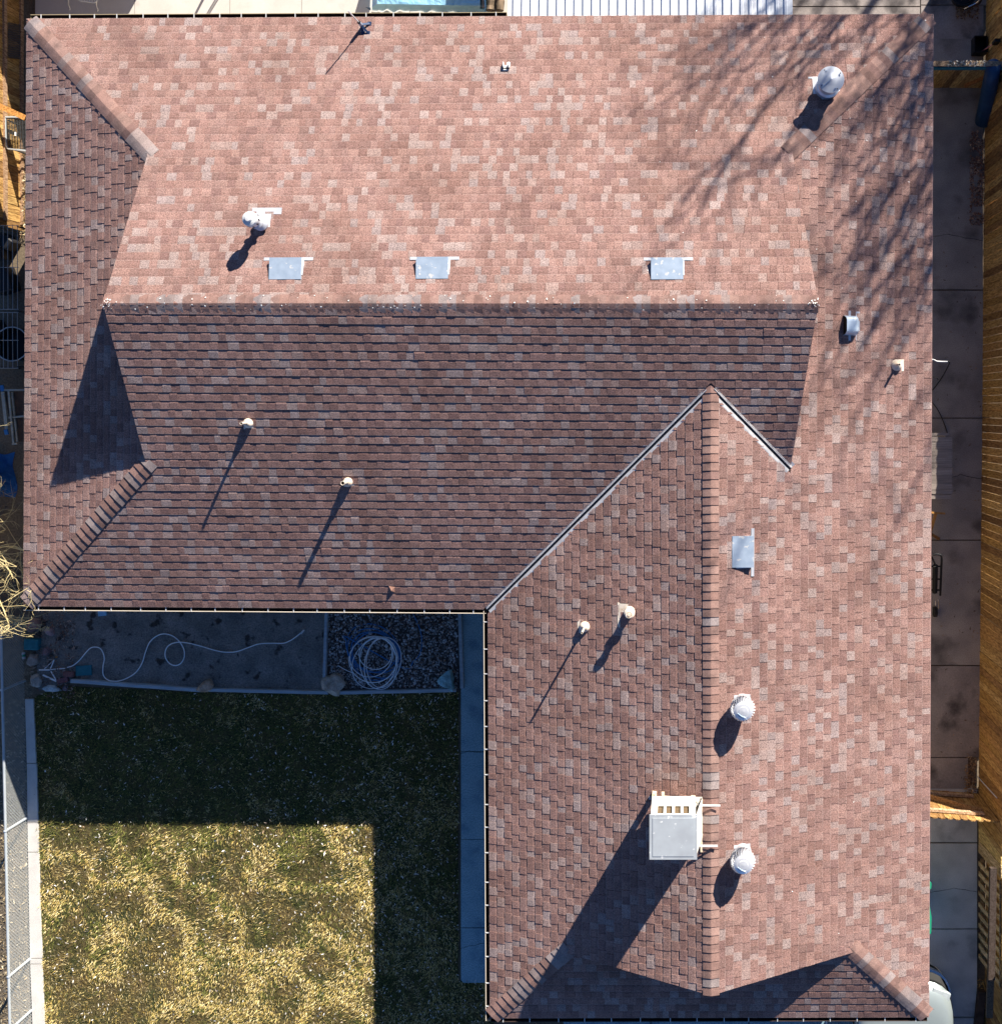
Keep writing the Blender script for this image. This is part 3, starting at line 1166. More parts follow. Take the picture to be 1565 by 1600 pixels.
# ------------------------------------------------------------------ ground, lawn, beds, paving
def sheet(name, pts, z, m, kind='structure', thick=0.0):
    """pts: sighted outline at height z"""
    mb = MB()
    P = [W(x, y, z) for x, y in pts]
    if thick:
        n = len(P)
        Q = [p - Vector((0, 0, thick)) for p in P]
        mb.add(P + Q, [tuple(range(n))[::-1], tuple(range(n, 2 * n))] + [(i, (i + 1) % n, n + (i + 1) % n, n + i) for i in range(n)])
    else:
        mb.poly(P)
    o = mb.build(name, m)
    return tag(o, kind=kind)


mb = MB()
G = 400
mb.add([(-G, -G, 0), (G, -G, 0), (G, G, 0), (-G, G, 0)], [(0, 1, 2, 3)])
tag(mb.build('ground', M['ground']), kind='structure')


def vnoise(x, y, s, seed):
    """smooth value noise on arrays"""
    x, y = x * s + 1000.5 + seed * 17.3, y * s + 1000.5 + seed * 31.7
    xi, yi = np.floor(x).astype(np.int64), np.floor(y).astype(np.int64)
    fx, fy = x - xi, y - yi
    fx, fy = fx * fx * (3 - 2 * fx), fy * fy * (3 - 2 * fy)

    def h(a, b):
        n = (a * 374761393 + b * 668265263 + seed * 1442695) & 0x7fffffff
        n = (n ^ (n >> 13)) * 1274126177 & 0x7fffffff
        return ((n ^ (n >> 16)) & 0xffff) / 65535.0
    return (h(xi, yi) * (1 - fx) + h(xi + 1, yi) * fx) * (1 - fy) + (h(xi, yi + 1) * (1 - fx) + h(xi + 1, yi + 1) * fx) * fy


def raw_mesh(name, verts, faces_n, cols, m, kind=None):
    """verts (n, k, 3): n faces of k corners each"""
    n, k, _ = verts.shape
    me = bpy.data.meshes.new(name)
    me.vertices.add(n * k)
    me.vertices.foreach_set('co', verts.astype(np.float32).ravel())
    me.loops.add(n * k)
    me.loops.foreach_set('vertex_index', np.arange(n * k, dtype=np.int32))
    me.polygons.add(n)
    me.polygons.foreach_set('loop_start', np.arange(0, n * k, k, dtype=np.int32))
    at = me.color_attributes.new('tint', 'FLOAT_COLOR', 'POINT')
    a = np.ones((n, k, 4), np.float32)
    a[:, :, :3] = cols[:, None, :]
    at.data.foreach_set('color', a.ravel())
    me.materials.append(m)
    me.update()
    me.validate()
    o = bpy.data.objects.new(name, me)
    C.objects.link(o)
    if kind:
        o['kind'] = kind
    return o


rng = np.random.default_rng(3)

# lawn
lawn_out = [(52, 1092), (60, 1300), (72, 1640), (74, 1760), (772, 1760), (772, 1532), (716, 1532), (716, 1082), (505, 1085), (310, 1082), (108, 1072), (60, 1086)]
sheet('lawn', lawn_out, .012, M['lawn'])


def in_poly(x, y, poly):
    c = np.zeros(len(x), bool)
    n = len(poly)
    for i in range(n):
        (x0, y0), (x1, y1) = poly[i], poly[(i + 1) % n]
        k = ((y0 > y) != (y1 > y)) & (x < (x1 - x0) * (y - y0) / (y1 - y0 + 1e-12) + x0)
        c ^= k
    return c


def sight_np(x, y, z):
    s = (CZ - z) / HP
    return (x - NX) * s, (NY - y) * s


NB = 130000
bx, by = rng.uniform(46, 776, NB), rng.uniform(1066, 1660, NB)
k = in_poly(bx, by, lawn_out)
bx, by = bx[k], by[k]
gx, gy = sight_np(bx, by, .012)
n = len(gx)
ux, uy = gx * .8 + gy * .6, gy * .8 - gx * .6
green = vnoise(gx, gy, .8, 1) * .22 + vnoise(ux * 2.6, uy * 1.2, 1, 2) * .20 + vnoise(ux * 7.5, uy * 4, 1, 3) * .35 + vnoise(gx, gy, 16, 6) * .28
green = green + np.where((bx > 300) & (bx < 340), .10, 0) + np.clip((1400 - by) / 1000, -.1, .18)
gmask = np.clip((green - .525) / .14, 0, 1)
clump = vnoise(gx, gy, 9, 5)
ln = rng.uniform(.03, .075, n) * (.7 + .6 * clump)
az_ = vnoise(gx, gy, 1.7, 8) * 9 + rng.normal(0, 1.0, n)
tl = np.radians(rng.uniform(12, 68, n))
wd = rng.uniform(.003, .0065, n)
dx, dy, dz = np.cos(az_) * np.cos(tl), np.sin(az_) * np.cos(tl), np.sin(tl)
z0 = .012 + clump * .018 - .002
p0 = np.stack([gx - np.sin(az_) * wd, gy + np.cos(az_) * wd, z0], 1)
p1 = np.stack([gx + np.sin(az_) * wd, gy - np.cos(az_) * wd, z0], 1)
p2 = np.stack([gx + dx * ln, gy + dy * ln, z0 + dz * ln], 1)
tan_ = np.array([[.62, .48, .17], [.70, .56, .25], [.52, .38, .11], [.78, .66, .38], [.36, .26, .09]])
grn_ = np.array([[.13, .145, .035], [.17, .175, .045], [.10, .115, .032], [.22, .21, .065]])
ct = tan_[rng.integers(0, 5, n)]
cg = grn_[rng.integers(0, 4, n)]
isg = rng.random(n) < (gmask * .8 + .09)
col = np.where(isg[:, None], cg, ct) * rng.uniform(.8, 1.2, (n, 1))
o = raw_mesh('grass', np.stack([p0, p1, p2], 1), 3, col, M['grass'])
tag(o, 'winter lawn grass, straw yellow with green patches', 'grass', kind='stuff')


# small fallen leaves on the lawn
def leaves(name, xs, ys, zs, size, cols, m=M['leaf'], label=None, flat=.35):
    n = len(xs)
    a = rng.uniform(0, 6.283, n)
    L = rng.uniform(size[0], size[1], n)
    wv = L * rng.uniform(.2, .36, n)
    ca, sa = np.cos(a), np.sin(a)
    t1, t2 = rng.normal(0, flat, n), rng.normal(0, flat, n)
    P = []
    for u, v in ((-1, 0), (-.2, -1), (1, 0), (-.2, 1)):
        X, Y = u * L / 2, v * wv / 2
        Z = X * t1 + Y * t2 + (.006 if v == 0 else .0)
        P.append(np.stack([xs + X * ca - Y * sa, ys + X * sa + Y * ca, zs + Z], 1))
    q = np.stack(P, 1)
    q[:, :, 2] += np.maximum(0, zs[:, None] * 0 + .004 - (q[:, :, 2].min(1, keepdims=True) - zs[:, None]))
    c = cols[rng.integers(0, len(cols), n)] * rng.uniform(.75, 1.2, (n, 1))
    o = raw_mesh(name, q, 4, c, m)
    return tag(o, label, 'leaves', kind='stuff')


NL = 2300
lx, ly = rng.uniform(62, 756, NL * 2), rng.uniform(1082, 1640, NL * 2)
dens = vnoise(lx, ly, .03, 4) * .7 + np.clip((lx - 380) / 420, 0, .6) * .9 + np.where(ly > 1290, .05, 0) - .10
k = in_poly(lx, ly, lawn_out) & (rng.random(NL * 2) < dens)
lx, ly = lx[k], ly[k]
hx_, hy_ = sight_np(lx, ly, .07)
PALE = np.array([[.84, .80, .74], [.90, .88, .86], [.76, .68, .60], [.58, .46, .36], [.92, .90, .90], [.46, .32, .22]])
leaves('fallen_leaves', hx_, hy_, np.full(len(lx), .068), (.026, .068), PALE, label='small pale dry leaves scattered over the lawn')

# concrete mowing strip
mb = MB()
L_, R_ = [(39, 1092), (42, 1200), (43, 1290), (45, 1400), (47, 1500), (51, 1610), (53, 1760)], [(52, 1090), (57, 1200), (59, 1290), (62, 1400), (65, 1500), (69, 1610), (72, 1760)]
cuts = [1092, 1193, 1285, 1332, 1498, 1507, 1760]


def at_y(Ls, y):
    for (x0, y0), (x1, y1) in zip(Ls, Ls[1:]):
        if y <= y1:
            return x0 + (x1 - x0) * (y - y0) / (y1 - y0)
    return Ls[-1][0]


for c0, c1_ in zip(cuts, cuts[1:]):
    ys_ = [c0 + .7] + [y for y in (1200, 1290, 1400, 1500, 1610) if c0 < y < c1_] + [c1_ - .7]
    for y0, y1 in zip(ys_, ys_[1:]):
        P = [W(at_y(L_, y0), y0, .05), W(at_y(R_, y0) + .6 * math.sin(y0), y0, .05), W(at_y(R_, y1) + .6 * math.sin(y1), y1, .05), W(at_y(L_, y1), y1, .05)]
        Q = [p - Vector((0, 0, .05)) for p in P]
        mb.add(P + Q, [(0, 3, 2, 1), (0, 1, 5, 4), (1, 2, 6, 5), (2, 3, 7, 6), (3, 0, 4, 7)])
tag(mb.build('kerb', M['kerb']), kind='structure')
sheet('dirt_strip', [(-40, 960), (60, 960), (50, 1090), (40, 1100), (44, 1290), (48, 1500), (54, 1760), (-60, 1760)], .005, M['strip'])

# walk beside the wing
mb = MB()
for y0, y1 in ((930, 1174), (1175, 1311.5), (1312.5, 1449.5), (1451, 1536)):
    P = [W(720, y0, .06), W(775, y0, .06), W(775, y1, .06), W(720, y1, .06)]
    if y1 == 1536:
        P = [W(720, y0, .06), W(775, y0, .06), W(775, y1, .06), W(724, y1, .06), W(720, y1 - 4, .06)]
    Q = [p - Vector((0, 0, .06)) for p in P]
    nn = len(P)
    mb.add(P + Q, [tuple(range(nn))[::-1]] + [(i, (i + 1) % nn, nn + (i + 1) % nn, nn + i) for i in range(nn)])
tag(mb.build('side_path', M['concreteskylit']), kind='structure')

# planting bed
sheet('garden_bed', [(70, 935), (508, 935), (506, 1078), (310, 1078), (112, 1066), (60, 1080), (52, 940)], .018, M['soil'])
sheet('gravel_bed', [(508, 935), (720, 935), (720, 1079), (506, 1081)], .018, M['gravelbed'])
# pebbles
NS = 4200
sx_, sy_ = rng.uniform(512, 715, NS), rng.uniform(940, 1075, NS)
px_, py_ = sight_np(sx_, sy_, .02)
oc = np.array([[1, 0, 0], [0, 1, 0], [-1, 0, 0], [0, -1, 0], [0, 0, 1], [0, 0, -1]], float)
of = np.array([[0, 1, 4], [1, 2, 4], [2, 3, 4], [3, 0, 4], [1, 0, 5], [2, 1, 5], [3, 2, 5], [0, 3, 5]])
sz = rng.uniform(.012, .028, (NS, 1, 1)) * np.where(rng.random((NS, 1, 1)) < .06, 1.6, 1)
vv = oc[None] * sz * rng.uniform(.6, 1.2, (NS, 6, 1)) * np.array([1, 1, .7])
an = rng.uniform(0, 6.28, NS)
ca, sa = np.cos(an)[:, None], np.sin(an)[:, None]
vx = vv[:, :, 0] * ca - vv[:, :, 1] * sa + px_[:, None]
vy = vv[:, :, 0] * sa + vv[:, :, 1] * ca + py_[:, None]
vz = vv[:, :, 2] + (.020 + sz[:, :, 0] * .5 + rng.uniform(0, .012, (NS, 1)))
pts = np.stack([vx, vy, vz], 2)
tri = pts[:, of].reshape(NS * 8, 3, 3)
pc = np.array([[.55, .52, .50], [.36, .34, .33], [.72, .72, .72], [.44, .34, .28], [.20, .19, .19], [.88, .88, .88]])
cc = np.repeat(pc[rng.integers(0, 6, NS)] * rng.uniform(.7, 1.1, (NS, 1)), 8, 0)
tag(raw_mesh('gravel', tri, 3, cc, M['stone']), 'multicoloured gravel filling the small bed', 'gravel', kind='stuff')

# leaf litter in the corner by the rocks, along the walk on the east side
for (nm, N_, x0, x1, y0, y1, z, cset, lab) in (
        ('leaf_litter', 900, 48, 118, 955, 1090, .03, np.array([[.30, .17, .11], [.22, .13, .09], [.45, .36, .30], [.15, .09, .06]]), 'brown leaf litter around the rock pile'),
        ('leaf_litter', 1500, 1514, 1537, 205, 352, .03, np.array([[.42, .22, .14], [.30, .15, .10], [.60, .42, .30], [.20, .11, .08]]), 'brown leaf litter along the board fence'),
        ('leaf_litter', 260, 1506, 1524, 1182, 1240, .07, np.array([[.40, .24, .12], [.30, .17, .09], [.50, .36, .22]]), 'brown leaf litter at the foot of the board gate'),
        ('leaf_litter', 420, 1526, 1552, 1528, 1600, .04, np.array([[.45, .25, .08], [.35, .18, .06], [.55, .36, .14]]), 'orange leaf litter below the pallet fence'),
        ('leaf_litter', 700, 32, 46, 232, 372, .05, np.array([[.55, .42, .22], [.40, .26, .12], [.62, .55, .38], [.20, .13, .08]]), 'dry leaf litter between house and west fence')):
    xx, yy = rng.uniform(x0, x1, N_), rng.uniform(y0, y1, N_)
    keep = vnoise(xx, yy, .08, 9) > .33
    xx, yy = sight_np(xx[keep], yy[keep], z)
    leaves(nm, xx, yy, z + rng.uniform(0, .03, len(xx)), (.03, .075), cset, label=lab, flat=.5)
xx, yy = rng.uniform(1458, 1532, 420), rng.uniform(190, 1225, 420)
keep = rng.random(420) < .25 + .75 * np.clip((xx - 1500) / 30, 0, 1)
xx, yy = sight_np(xx[keep], yy[keep], .055)
leaves('leaf_litter', xx, yy, np.full(len(xx), .053), (.025, .07), np.array([[.22, .13, .08], [.12, .08, .06], [.36, .26, .18]]), label='stray brown leaves lying on the east walk slabs', flat=.2)
# straw on the dirt strip
xx, yy = rng.uniform(-5, 45, 1500), rng.uniform(1090, 1640, 1500)
xx, yy = sight_np(xx, yy, .01)
leaves('straw', xx, yy, np.full(len(xx), .012), (.03, .09), np.array([[.50, .40, .24], [.36, .27, .15], [.24, .18, .10], [.60, .52, .36]]), label='dry straw over the bare strip by the chain link fence', flat=.3)
# crumbs in the soil bed
xx, yy = rng.uniform(80, 500, 900), rng.uniform(955, 1070, 900)
xx, yy = sight_np(xx, yy, .02)
leaves('soil_crumbs', xx, yy, np.full(len(xx), .022), (.012, .035), np.array([[.07, .06, .05], [.04, .035, .03], [.22, .20, .18], [.12, .10, .08]]), label='small clods and chips on the bare soil bed', flat=.4)


# timbers
def timber(label, a, b, w, h, z=0.0):
    A, B_ = W(a[0], a[1], z + h), W(b[0], b[1], z + h)
    d = (B_ - A)
    o = thing('landscape_timber', label, 'timber', (A + B_) / 2 - Vector((0, 0, h)), group='timbers edging the beds')
    L = d.length
    ang = math.atan2(d.y, d.x)
    R3 = Matrix.Rotation(ang, 3, 'Z')
    mb = MB()
    n_ = 10
    prof = [(-w / 2, 0), (-w / 2, h * .8), (-w * .38, h), (w * .38, h), (w / 2, h * .8), (w / 2, 0)]
    rows = []
    rr = random.Random(int(L * 1000))
    for i in range(n_ + 1):
        x = -L / 2 + L * i / n_
        j = rr.uniform(-.003, .003)
        rows.append([R3 @ Vector((x, y + j, z_ + (j if z_ else 0))) for y, z_ in prof])
    P = [p for r_ in rows for p in r_]
    m_ = len(prof)
    F = [(i * m_ + k_, (i + 1) * m_ + k_, (i + 1) * m_ + (k_ + 1), i * m_ + k_ + 1) for i in range(n_) for k_ in range(m_ - 1)]
    F += [tuple(range(m_)), tuple(range(n_ * m_, n_ * m_ + m_))[::-1]]
    mb.add(P, F)
    mb.build('beam', M['timber'], o, local=True)
    return o


timber('grey edging timber between the corner rocks and the tan boulder', (110, 1064.5), (312, 1079), .075, .10)
timber('grey edging timber from the tan boulder past the knobbly boulder', (326, 1078.5), (512, 1083), .07, .10)
timber('grey edging timber from the knobbly boulder to the pointed blue grey boulder', (530, 1083), (712, 1079), .07, .10)
timber('grey divider timber between soil bed and gravel bed', (509.5, 945), (506, 1062), .065, .11)
timber('grey divider timber between gravel bed and side path', (717.5, 945), (721.5, 1076), .075, .11)


# rocks
def rock(label, x, y, rx, ry, rz, col, seed, rot=0.0, facets=9, z=.0, out=None):
    rr = random.Random(seed)
    bm_pts = []
    o = W(x, y, rz * .6 + z)
    t = None
    import bmesh
    bm = bmesh.new()
    bmesh.ops.create_icosphere(bm, subdivisions=3, radius=1)
    planes = []
    for i in range(facets):
        v = Vector((rr.gauss(0, 1), rr.gauss(0, 1), rr.gauss(.2, .8))).normalized()
        planes.append((v, rr.uniform(.62, .86)))
    planes.append((Vector((rr.gauss(0, .15), rr.gauss(0, .15), 1)).normalized(), .72))
    for v in bm.verts:
        p = v.co.copy()
        for (nrm, d) in planes:
            e = p.dot(nrm) - d
            if e > 0:
                p -= nrm * e
        p *= 1 + .10 * noise.noise(p * 2.2 + Vector((seed, 0, 0))) + .05 * noise.noise(p * 6 + Vector((seed, 9, 0)))
        if out is not None:
            a_ = math.atan2(p.y, p.x)
            e_ = max(1e-6, math.hypot(p.x, p.y))
            k_ = out(a_)
            v.co = Vector((p.x * rx * k_, p.y * rx * k_, p.z * rz * (.8 + .2 * noise.noise(p * 3))))
        else:
            v.co = Matrix.Rotation(rot, 3, 'Z') @ Vector((p.x * rx, p.y * ry, p.z * rz))
    me = bpy.data.meshes.new('rock')
    bm.to_mesh(me)
    bm.free()
    me.materials.append(M['rock'])
    at = me.color_attributes.new('tint', 'FLOAT_COLOR', 'POINT')
    col = tuple(min(.8, x * 1.45) for x in col)
    at.data.foreach_set('color', list((*col, 1)) * len(me.vertices))
    ob = bpy.data.objects.new('rock', me)
    C.objects.link(ob)
    ob.location = (o.x, o.y, rz * .45 + z)
    return tag(ob, label, 'rock', 'rocks edging the beds')


def outline(pts):
    """distance to a closed outline (px, y down) in each direction"""
    def f(a):
        dx, dy = math.cos(a), -math.sin(a)
        best = 0
        for (x0, y0), (x1, y1) in zip(pts, pts[1:] + pts[:1]):
            ex, ey = x1 - x0, y1 - y0
            den = dx * ey - dy * ex
            if abs(den) < 1e-9:
                continue
            t = (x0 * ey - y0 * ex) / den
            u = (x0 * dy - y0 * dx) / den
            if t > 0 and -1e-6 <= u <= 1 + 1e-6:
                best = max(best, t)
        return best * 1.18
    return f


PX = U * 1.112
rock('tan boulder sitting on the long edging timber of the soil bed', 320, 1072, PX, .14, .17, (.40, .28, .20), 1, out=outline([(-12, 6), (-4, -6), (4, -13), (9, -9), (11, 0), (7, 11), (-3, 12), (-10, 9)]))
rock('knobbly brown grey boulder at the corner of soil bed and gravel bed', 523, 1070, PX, .20, .17, (.38, .32, .26), 2, facets=5, out=outline([(-20, -1), (-16, -10), (-7, -12), (-1, -16), (8, -13), (12, -7), (19, -3), (17, 6), (9, 9), (5, 16), (-4, 15), (-12, 10), (-18, 8)]))
rock('pointed pale blue grey boulder in the gravel corner beside the path', 699, 1066, PX, .155, .17, (.24, .42, .45), 33, facets=7, out=outline([(-16, 0), (-4, -17), (5, -19), (8, -6), (14, 12), (9, 17), (-2, 9), (-12, 6)]))
rock('large reddish brown rock, nearest the gutter in the corner pile', 52, 976, .165, .15, .14, (.25, .15, .125), 4, .4)
rock('small pinkish grey rock east of the large reddish brown one', 77.5, 987, .085, .10, .10, (.32, .22, .22), 5, .6)
rock('dull mauve rock south of the small pinkish one', 73, 1018, .10, .085, .09, (.20, .14, .15), 6, .2)
rock('grey brown rock between the teal block and the speckled rock', 51, 1031, .135, .125, .12, (.28, .24, .21), 7, .9)
rock('speckled grey rock beside the sprinkler arms', 57, 1063, .105, .14, .13, (.34, .32, .29), 8, .2)
rock('flat pale blue green rock at the lawn edge', 80.5, 1077, .205, .075, .09, (.40, .48, .50), 9, -.12, 12)
rock('small dark purple rock between flat pale rock and timber end', 102, 1075, .06, .06, .06, (.16, .13, .15), 10, .2)

for lab, x, y, sx, sy, colm in (('teal painted square block among the corner rocks', 54.5, 1005, .27, .215, 'teal'),):
    t = thing('stone_block', lab, 'block', W(x, y, 0))
    mb = MB()
    mb.box((0, 0, .075), (sx, sy, .15), Matrix.Rotation(-.05, 3, 'Z'))
    ob = mb.build('block', M[colm], t, local=True)
    bv = ob.modifiers.new('bevel', 'BEVEL')
    bv.width = .02
    bv.segments = 2
for lab, x, y, a, c in (('dull red brick lying near the soil bed timber', 110, 1052.5, -.05, (.27, .13, .12)), ('dark red brick half under the first one', 101, 1062, .25, (.22, .10, .11))):
    mb = MB()
    mb.box((0, 0, .032), (.20, .098, .064), Matrix.Rotation(a, 3, 'Z'), col=c)
    ob = mb.build('brick', M['rock'])
    ob.location = W(x, y, 0) + Vector((0, 0, .015))
    tag(ob, lab, 'brick', 'bricks by the rock pile')
mb = MB()
mb.box((0, 0, .03), (.30, .19, .03), Matrix.Rotation(.04, 3, 'Z'))
ob = mb.build('paving_stone', M['teal'])
ob.location = W(132.5, 1047, 0)
tag(ob, 'dark blue green paving stone set in the soil bed', 'paving stone')


mb = MB()
mb.box((0, 0, .05), (.15, .16, .05), Matrix.Rotation(.1, 3, 'Z'))
ob = mb.build('splash_block', M['tarp'])
ob.location = W(162, 955, 0)
tag(ob, 'small pale blue splash block half under the south gutter of the bed', 'splash block')
# hoses
def smooth_path(pts, n=8):
    P = [Vector(p) for p in pts]
    out = []
    for i in range(len(P) - 1):
        p0, p1, p2, p3 = P[max(i - 1, 0)], P[i], P[i + 1], P[min(i + 2, len(P) - 1)]
        for j in range(n):
            t = j / n
            out.append(.5 * ((2 * p1) + (p2 - p0) * t + (2 * p0 - 5 * p1 + 4 * p2 - p3) * t * t + (3 * p1 - p0 - 3 * p2 + p3) * t ** 3))
    out.append(P[-1])
    return out


hz = .035
hp = [(105, 1043), (114, 1040), (124, 1032), (134, 1020), (141, 1013), (148, 1011), (156, 1013), (161, 1020), (163, 1030), (161, 1041), (161, 1053), (165, 1060), (173, 1064), (186, 1064),
      (200, 1059), (213, 1050), (222, 1036), (227, 1020), (233, 1005), (243, 995), (255, 990.5), (268, 993), (279, 1001), (287, 1014), (288, 1026), (283, 1036), (274, 1040), (264, 1036), (258, 1025),
      (260, 1013), (268, 1006), (280, 1003.5), (295, 1005), (315, 1010), (335, 1016), (352, 1019), (370, 1018), (390, 1011), (405, 1006), (425, 1005), (443, 1005), (455, 1000), (465, 993), (472, 987)]
t = thing('garden_hose', 'pale garden hose wandering in a loop over the soil bed', 'hose', W(270, 1020, 0))
mb = MB()
pp = [W(x, y, hz + (.025 if 24 < i < 31 else 0)) for i, (x, y) in enumerate(hp)]
mb.tube(smooth_path(pp), .0108, 8)
mb.build('tube', M['hosewhite'], t, smooth=True)
mb = MB()
mb.tube([W(470, 990, hz), W(475, 984, hz)], .02, 8)
mb.build('coupling', M['white'], t)


def ellipse_pts(cx_, cy_, rx, ry, rot, a0, a1, n, z, wob=0):
    out = []
    for i in range(n + 1):
        a = a0 + (a1 - a0) * i / n
        x, y = rx * math.cos(a), ry * math.sin(a)
        out.append((cx_ + x * math.cos(rot) - y * math.sin(rot), cy_ + x * math.sin(rot) + y * math.cos(rot), z + .006 * math.sin(3 * a + wob)))
    return out


def coil(keys, turns, z0, dz, n=40, a0=2.2):
    """one continuous run of rings; keys: (cx, cy, rx, ry, rot) per turn"""
    out = []
    for i in range(turns * n + 1):
        u = i / n
        k0, k1 = keys[int(u) % len(keys)], keys[(int(u) + 1) % len(keys)]
        f = u - int(u)
        f = f * f * (3 - 2 * f)
        cx_, cy_, rx, ry, rot = [a_ + (b_ - a_) * f for a_, b_ in zip(k0, k1)]
        a_ = a0 + u * 2 * math.pi
        x, y = rx * math.cos(a_), ry * math.sin(a_)
        out.append((cx_ + x * math.cos(rot) - y * math.sin(rot), cy_ + x * math.sin(rot) + y * math.cos(rot), z0 + dz * u + .006 * math.sin(3 * a_)))
    return out


path = [(528, 1040, .05), (540, 1047, .05), (552, 1052, .05)] + coil([(581, 1030, 36, 36, .3), (588, 1036, 36, 43, .6), (600, 1035, 26, 40, .2), (576, 1026, 29, 31, .5), (594, 1036, 32, 42, -.1), (583, 1020, 22, 24, .35), (598, 1038, 27, 40, .3)], 7, .05, .008)
t = thing('garden_hose', 'pale garden hose coiled in overlapping rings on the gravel', 'hose', W(588, 1035, 0))
mb = MB()
mb.tube(smooth_path([W(x, y, z) for x, y, z in path], 2), .0088, 8)
mb.build('tube', M['hosewhite'], t, smooth=True)
path = coil([(583, 1012, 44, 36, .5), (580, 1016, 38, 34, .4), (590, 1028, 42, 38, .9), (586, 1022, 40, 30, .6)], 4, .035, .006, a0=3.0)
path += [(630, 1044, .035), (645, 1034, .035), (655, 1024, .035), (659, 1008, .035), (658, 992, .035), (653, 975, .035), (646, 960, .035), (640, 944, .05)]
t = thing('garden_hose', 'dark blue garden hose under the pale coil, one end running to the gutter', 'hose', W(600, 1020, 0))
mb = MB()
mb.tube(smooth_path([W(x, y, z) for x, y, z in path], 3), .0115, 8)
mb.build('tube', M['hoseblue'], t, smooth=True)

# sprinkler with folded arms
t = thing('lawn_sprinkler', 'small white metal sprinkler frame with spread arms by the rocks', 'sprinkler', W(76, 1047, 0))
q = lambda x, y, z=.05: W(30 + x / 10., 940 + y / 10., z)
mb = MB()
for a, b, r_ in (((310, 1068), (480, 1068), .013), ((395, 1052), (545, 910), .008), ((545, 915), (490, 1045), .011), ((490, 1065), (570, 1055), .009),
                 ((590, 1052), (715, 1045), .011), ((495, 1090), (575, 1225), .012), ((370, 1148), (580, 1245), .017)):
    mb.tube([q(*a), q(*b)], r_, 8)
mb.build('arm', M['hosewhite'], t)
for x, y in ((610, 1252), (580, 868)):
    mb = MB()
    mb.box(q(x, y), (.035, .02, .03))
    mb.build('nozzle', M['amber'], t)
t = thing('drink_can', 'tiny pale can lying west of the rock pile', 'can', W(37, 1024, 0))
mb = MB()
mb.tube([W(36.6, 1019.5, .03), W(37.4, 1029.5, .03)], .03, 12)
mb.build('body', M['white'], t)
mb = MB()
mb.tube([W(36.9, 1022.5, .03), W(37.15, 1026.0, .03)], .0305, 12, caps=False)
mb.build('band', M['greenplastic'], t)


# ------------------------------------------------------------------ paving north and east, driveway
def slabs(name, rects, z, m, th=.06):
    mb = MB()
    for (x0, y0, x1, y1) in rects:
        P = [W(x0, y0, z), W(x1, y0, z), W(x1, y1, z), W(x0, y1, z)]
        Q = [p - Vector((0, 0, th)) for p in P]
        mb.add(P + Q, [(0, 3, 2, 1), (0, 1, 5, 4), (1, 2, 6, 5), (2, 3, 7, 6), (3, 0, 4, 7)])
    return tag(mb.build(name, m), kind='structure')


slabs('patio', [(55, -140, 209.6, 50), (210.4, -140, 358.6, 50), (359.4, -140, 470.6, 50), (471.4, -140, 640, 50), (640.8, -140, 800, 50)], .05, M['concretebright'])
slabs('yard_path', [(1160, -150, 1437, 8.8), (1160, 10.6, 1437, 60), (1438.6, -150, 1600, 6.6), (1438.6, 8.2, 1536, 60)], .05, M['concretewarm'])
xe0, xe1 = 1420, 1535
slabs('pavement', [(xe0, 60, xe1, 452), (xe0, 454, xe1, 652.4), (xe0, 654, xe1 - .5, 843.2), (xe0, 845, xe1 - 1, 1039.2)], .05, M['concrete'])
slabs('pavement_end', [(xe0, 1041, 1533, 1183), (xe0, 1184.6, 1512, 1232)], .05, M['concretewarm'])
slabs('side_pavement', [(xe0, 1232.5, 1526, 1316), (xe0, 1318.5, 1526, 1451), (xe0, 1453, 1526, 1589), (xe0, 1591.5, 1523, 1800)], .05, M['paleconcrete'])
slabs('driveway', [(880, 1560, 1015.4, 1840), (1017, 1560, 1168.6, 1840), (1170.4, 1560, 1291, 1840), (1292.5, 1560, 1418, 1840)], .045, M['concreteskylit'])


# hairline cracks in the slabs
def crack(pts, z, seed, m='black'):
    rr = random.Random(seed)
    mb = MB()
    P = []
    for (x0, y0), (x1, y1) in zip(pts, pts[1:]):
        for i in range(6):
            t = i / 6
            P.append((x0 + (x1 - x0) * t + rr.uniform(-.5, .5), y0 + (y1 - y0) * t + rr.uniform(-.8, .8)))
    P.append(pts[-1])
    for a, b in zip(P, P[1:]):
        A, B_ = W(a[0], a[1], z + .004), W(b[0], b[1], z + .004)
        d = (B_ - A).normalized()
        s_ = Vector((-d.y, d.x, 0)) * rr.uniform(.0025, .005)
        mb.add([A + s_, B_ + s_, B_ - s_, A - s_], [(0, 1, 2, 3)])
    return tag(mb.build('pavement_crack', M[m]), kind='structure')


crack([(719, 1178), (733, 1174), (744, 1176), (765, 1175)], .06, 1)
crack([(719, 1483), (735, 1478), (760, 1474)], .06, 2)
crack([(1430, 745), (1470, 752), (1500, 742), (1534, 748)], .05, 3)
crack([(1440, 372), (1480, 366), (1534, 376)], .05, 5)
crack([(1452, 1395), (1490, 1388), (1526, 1394)], .05, 6)

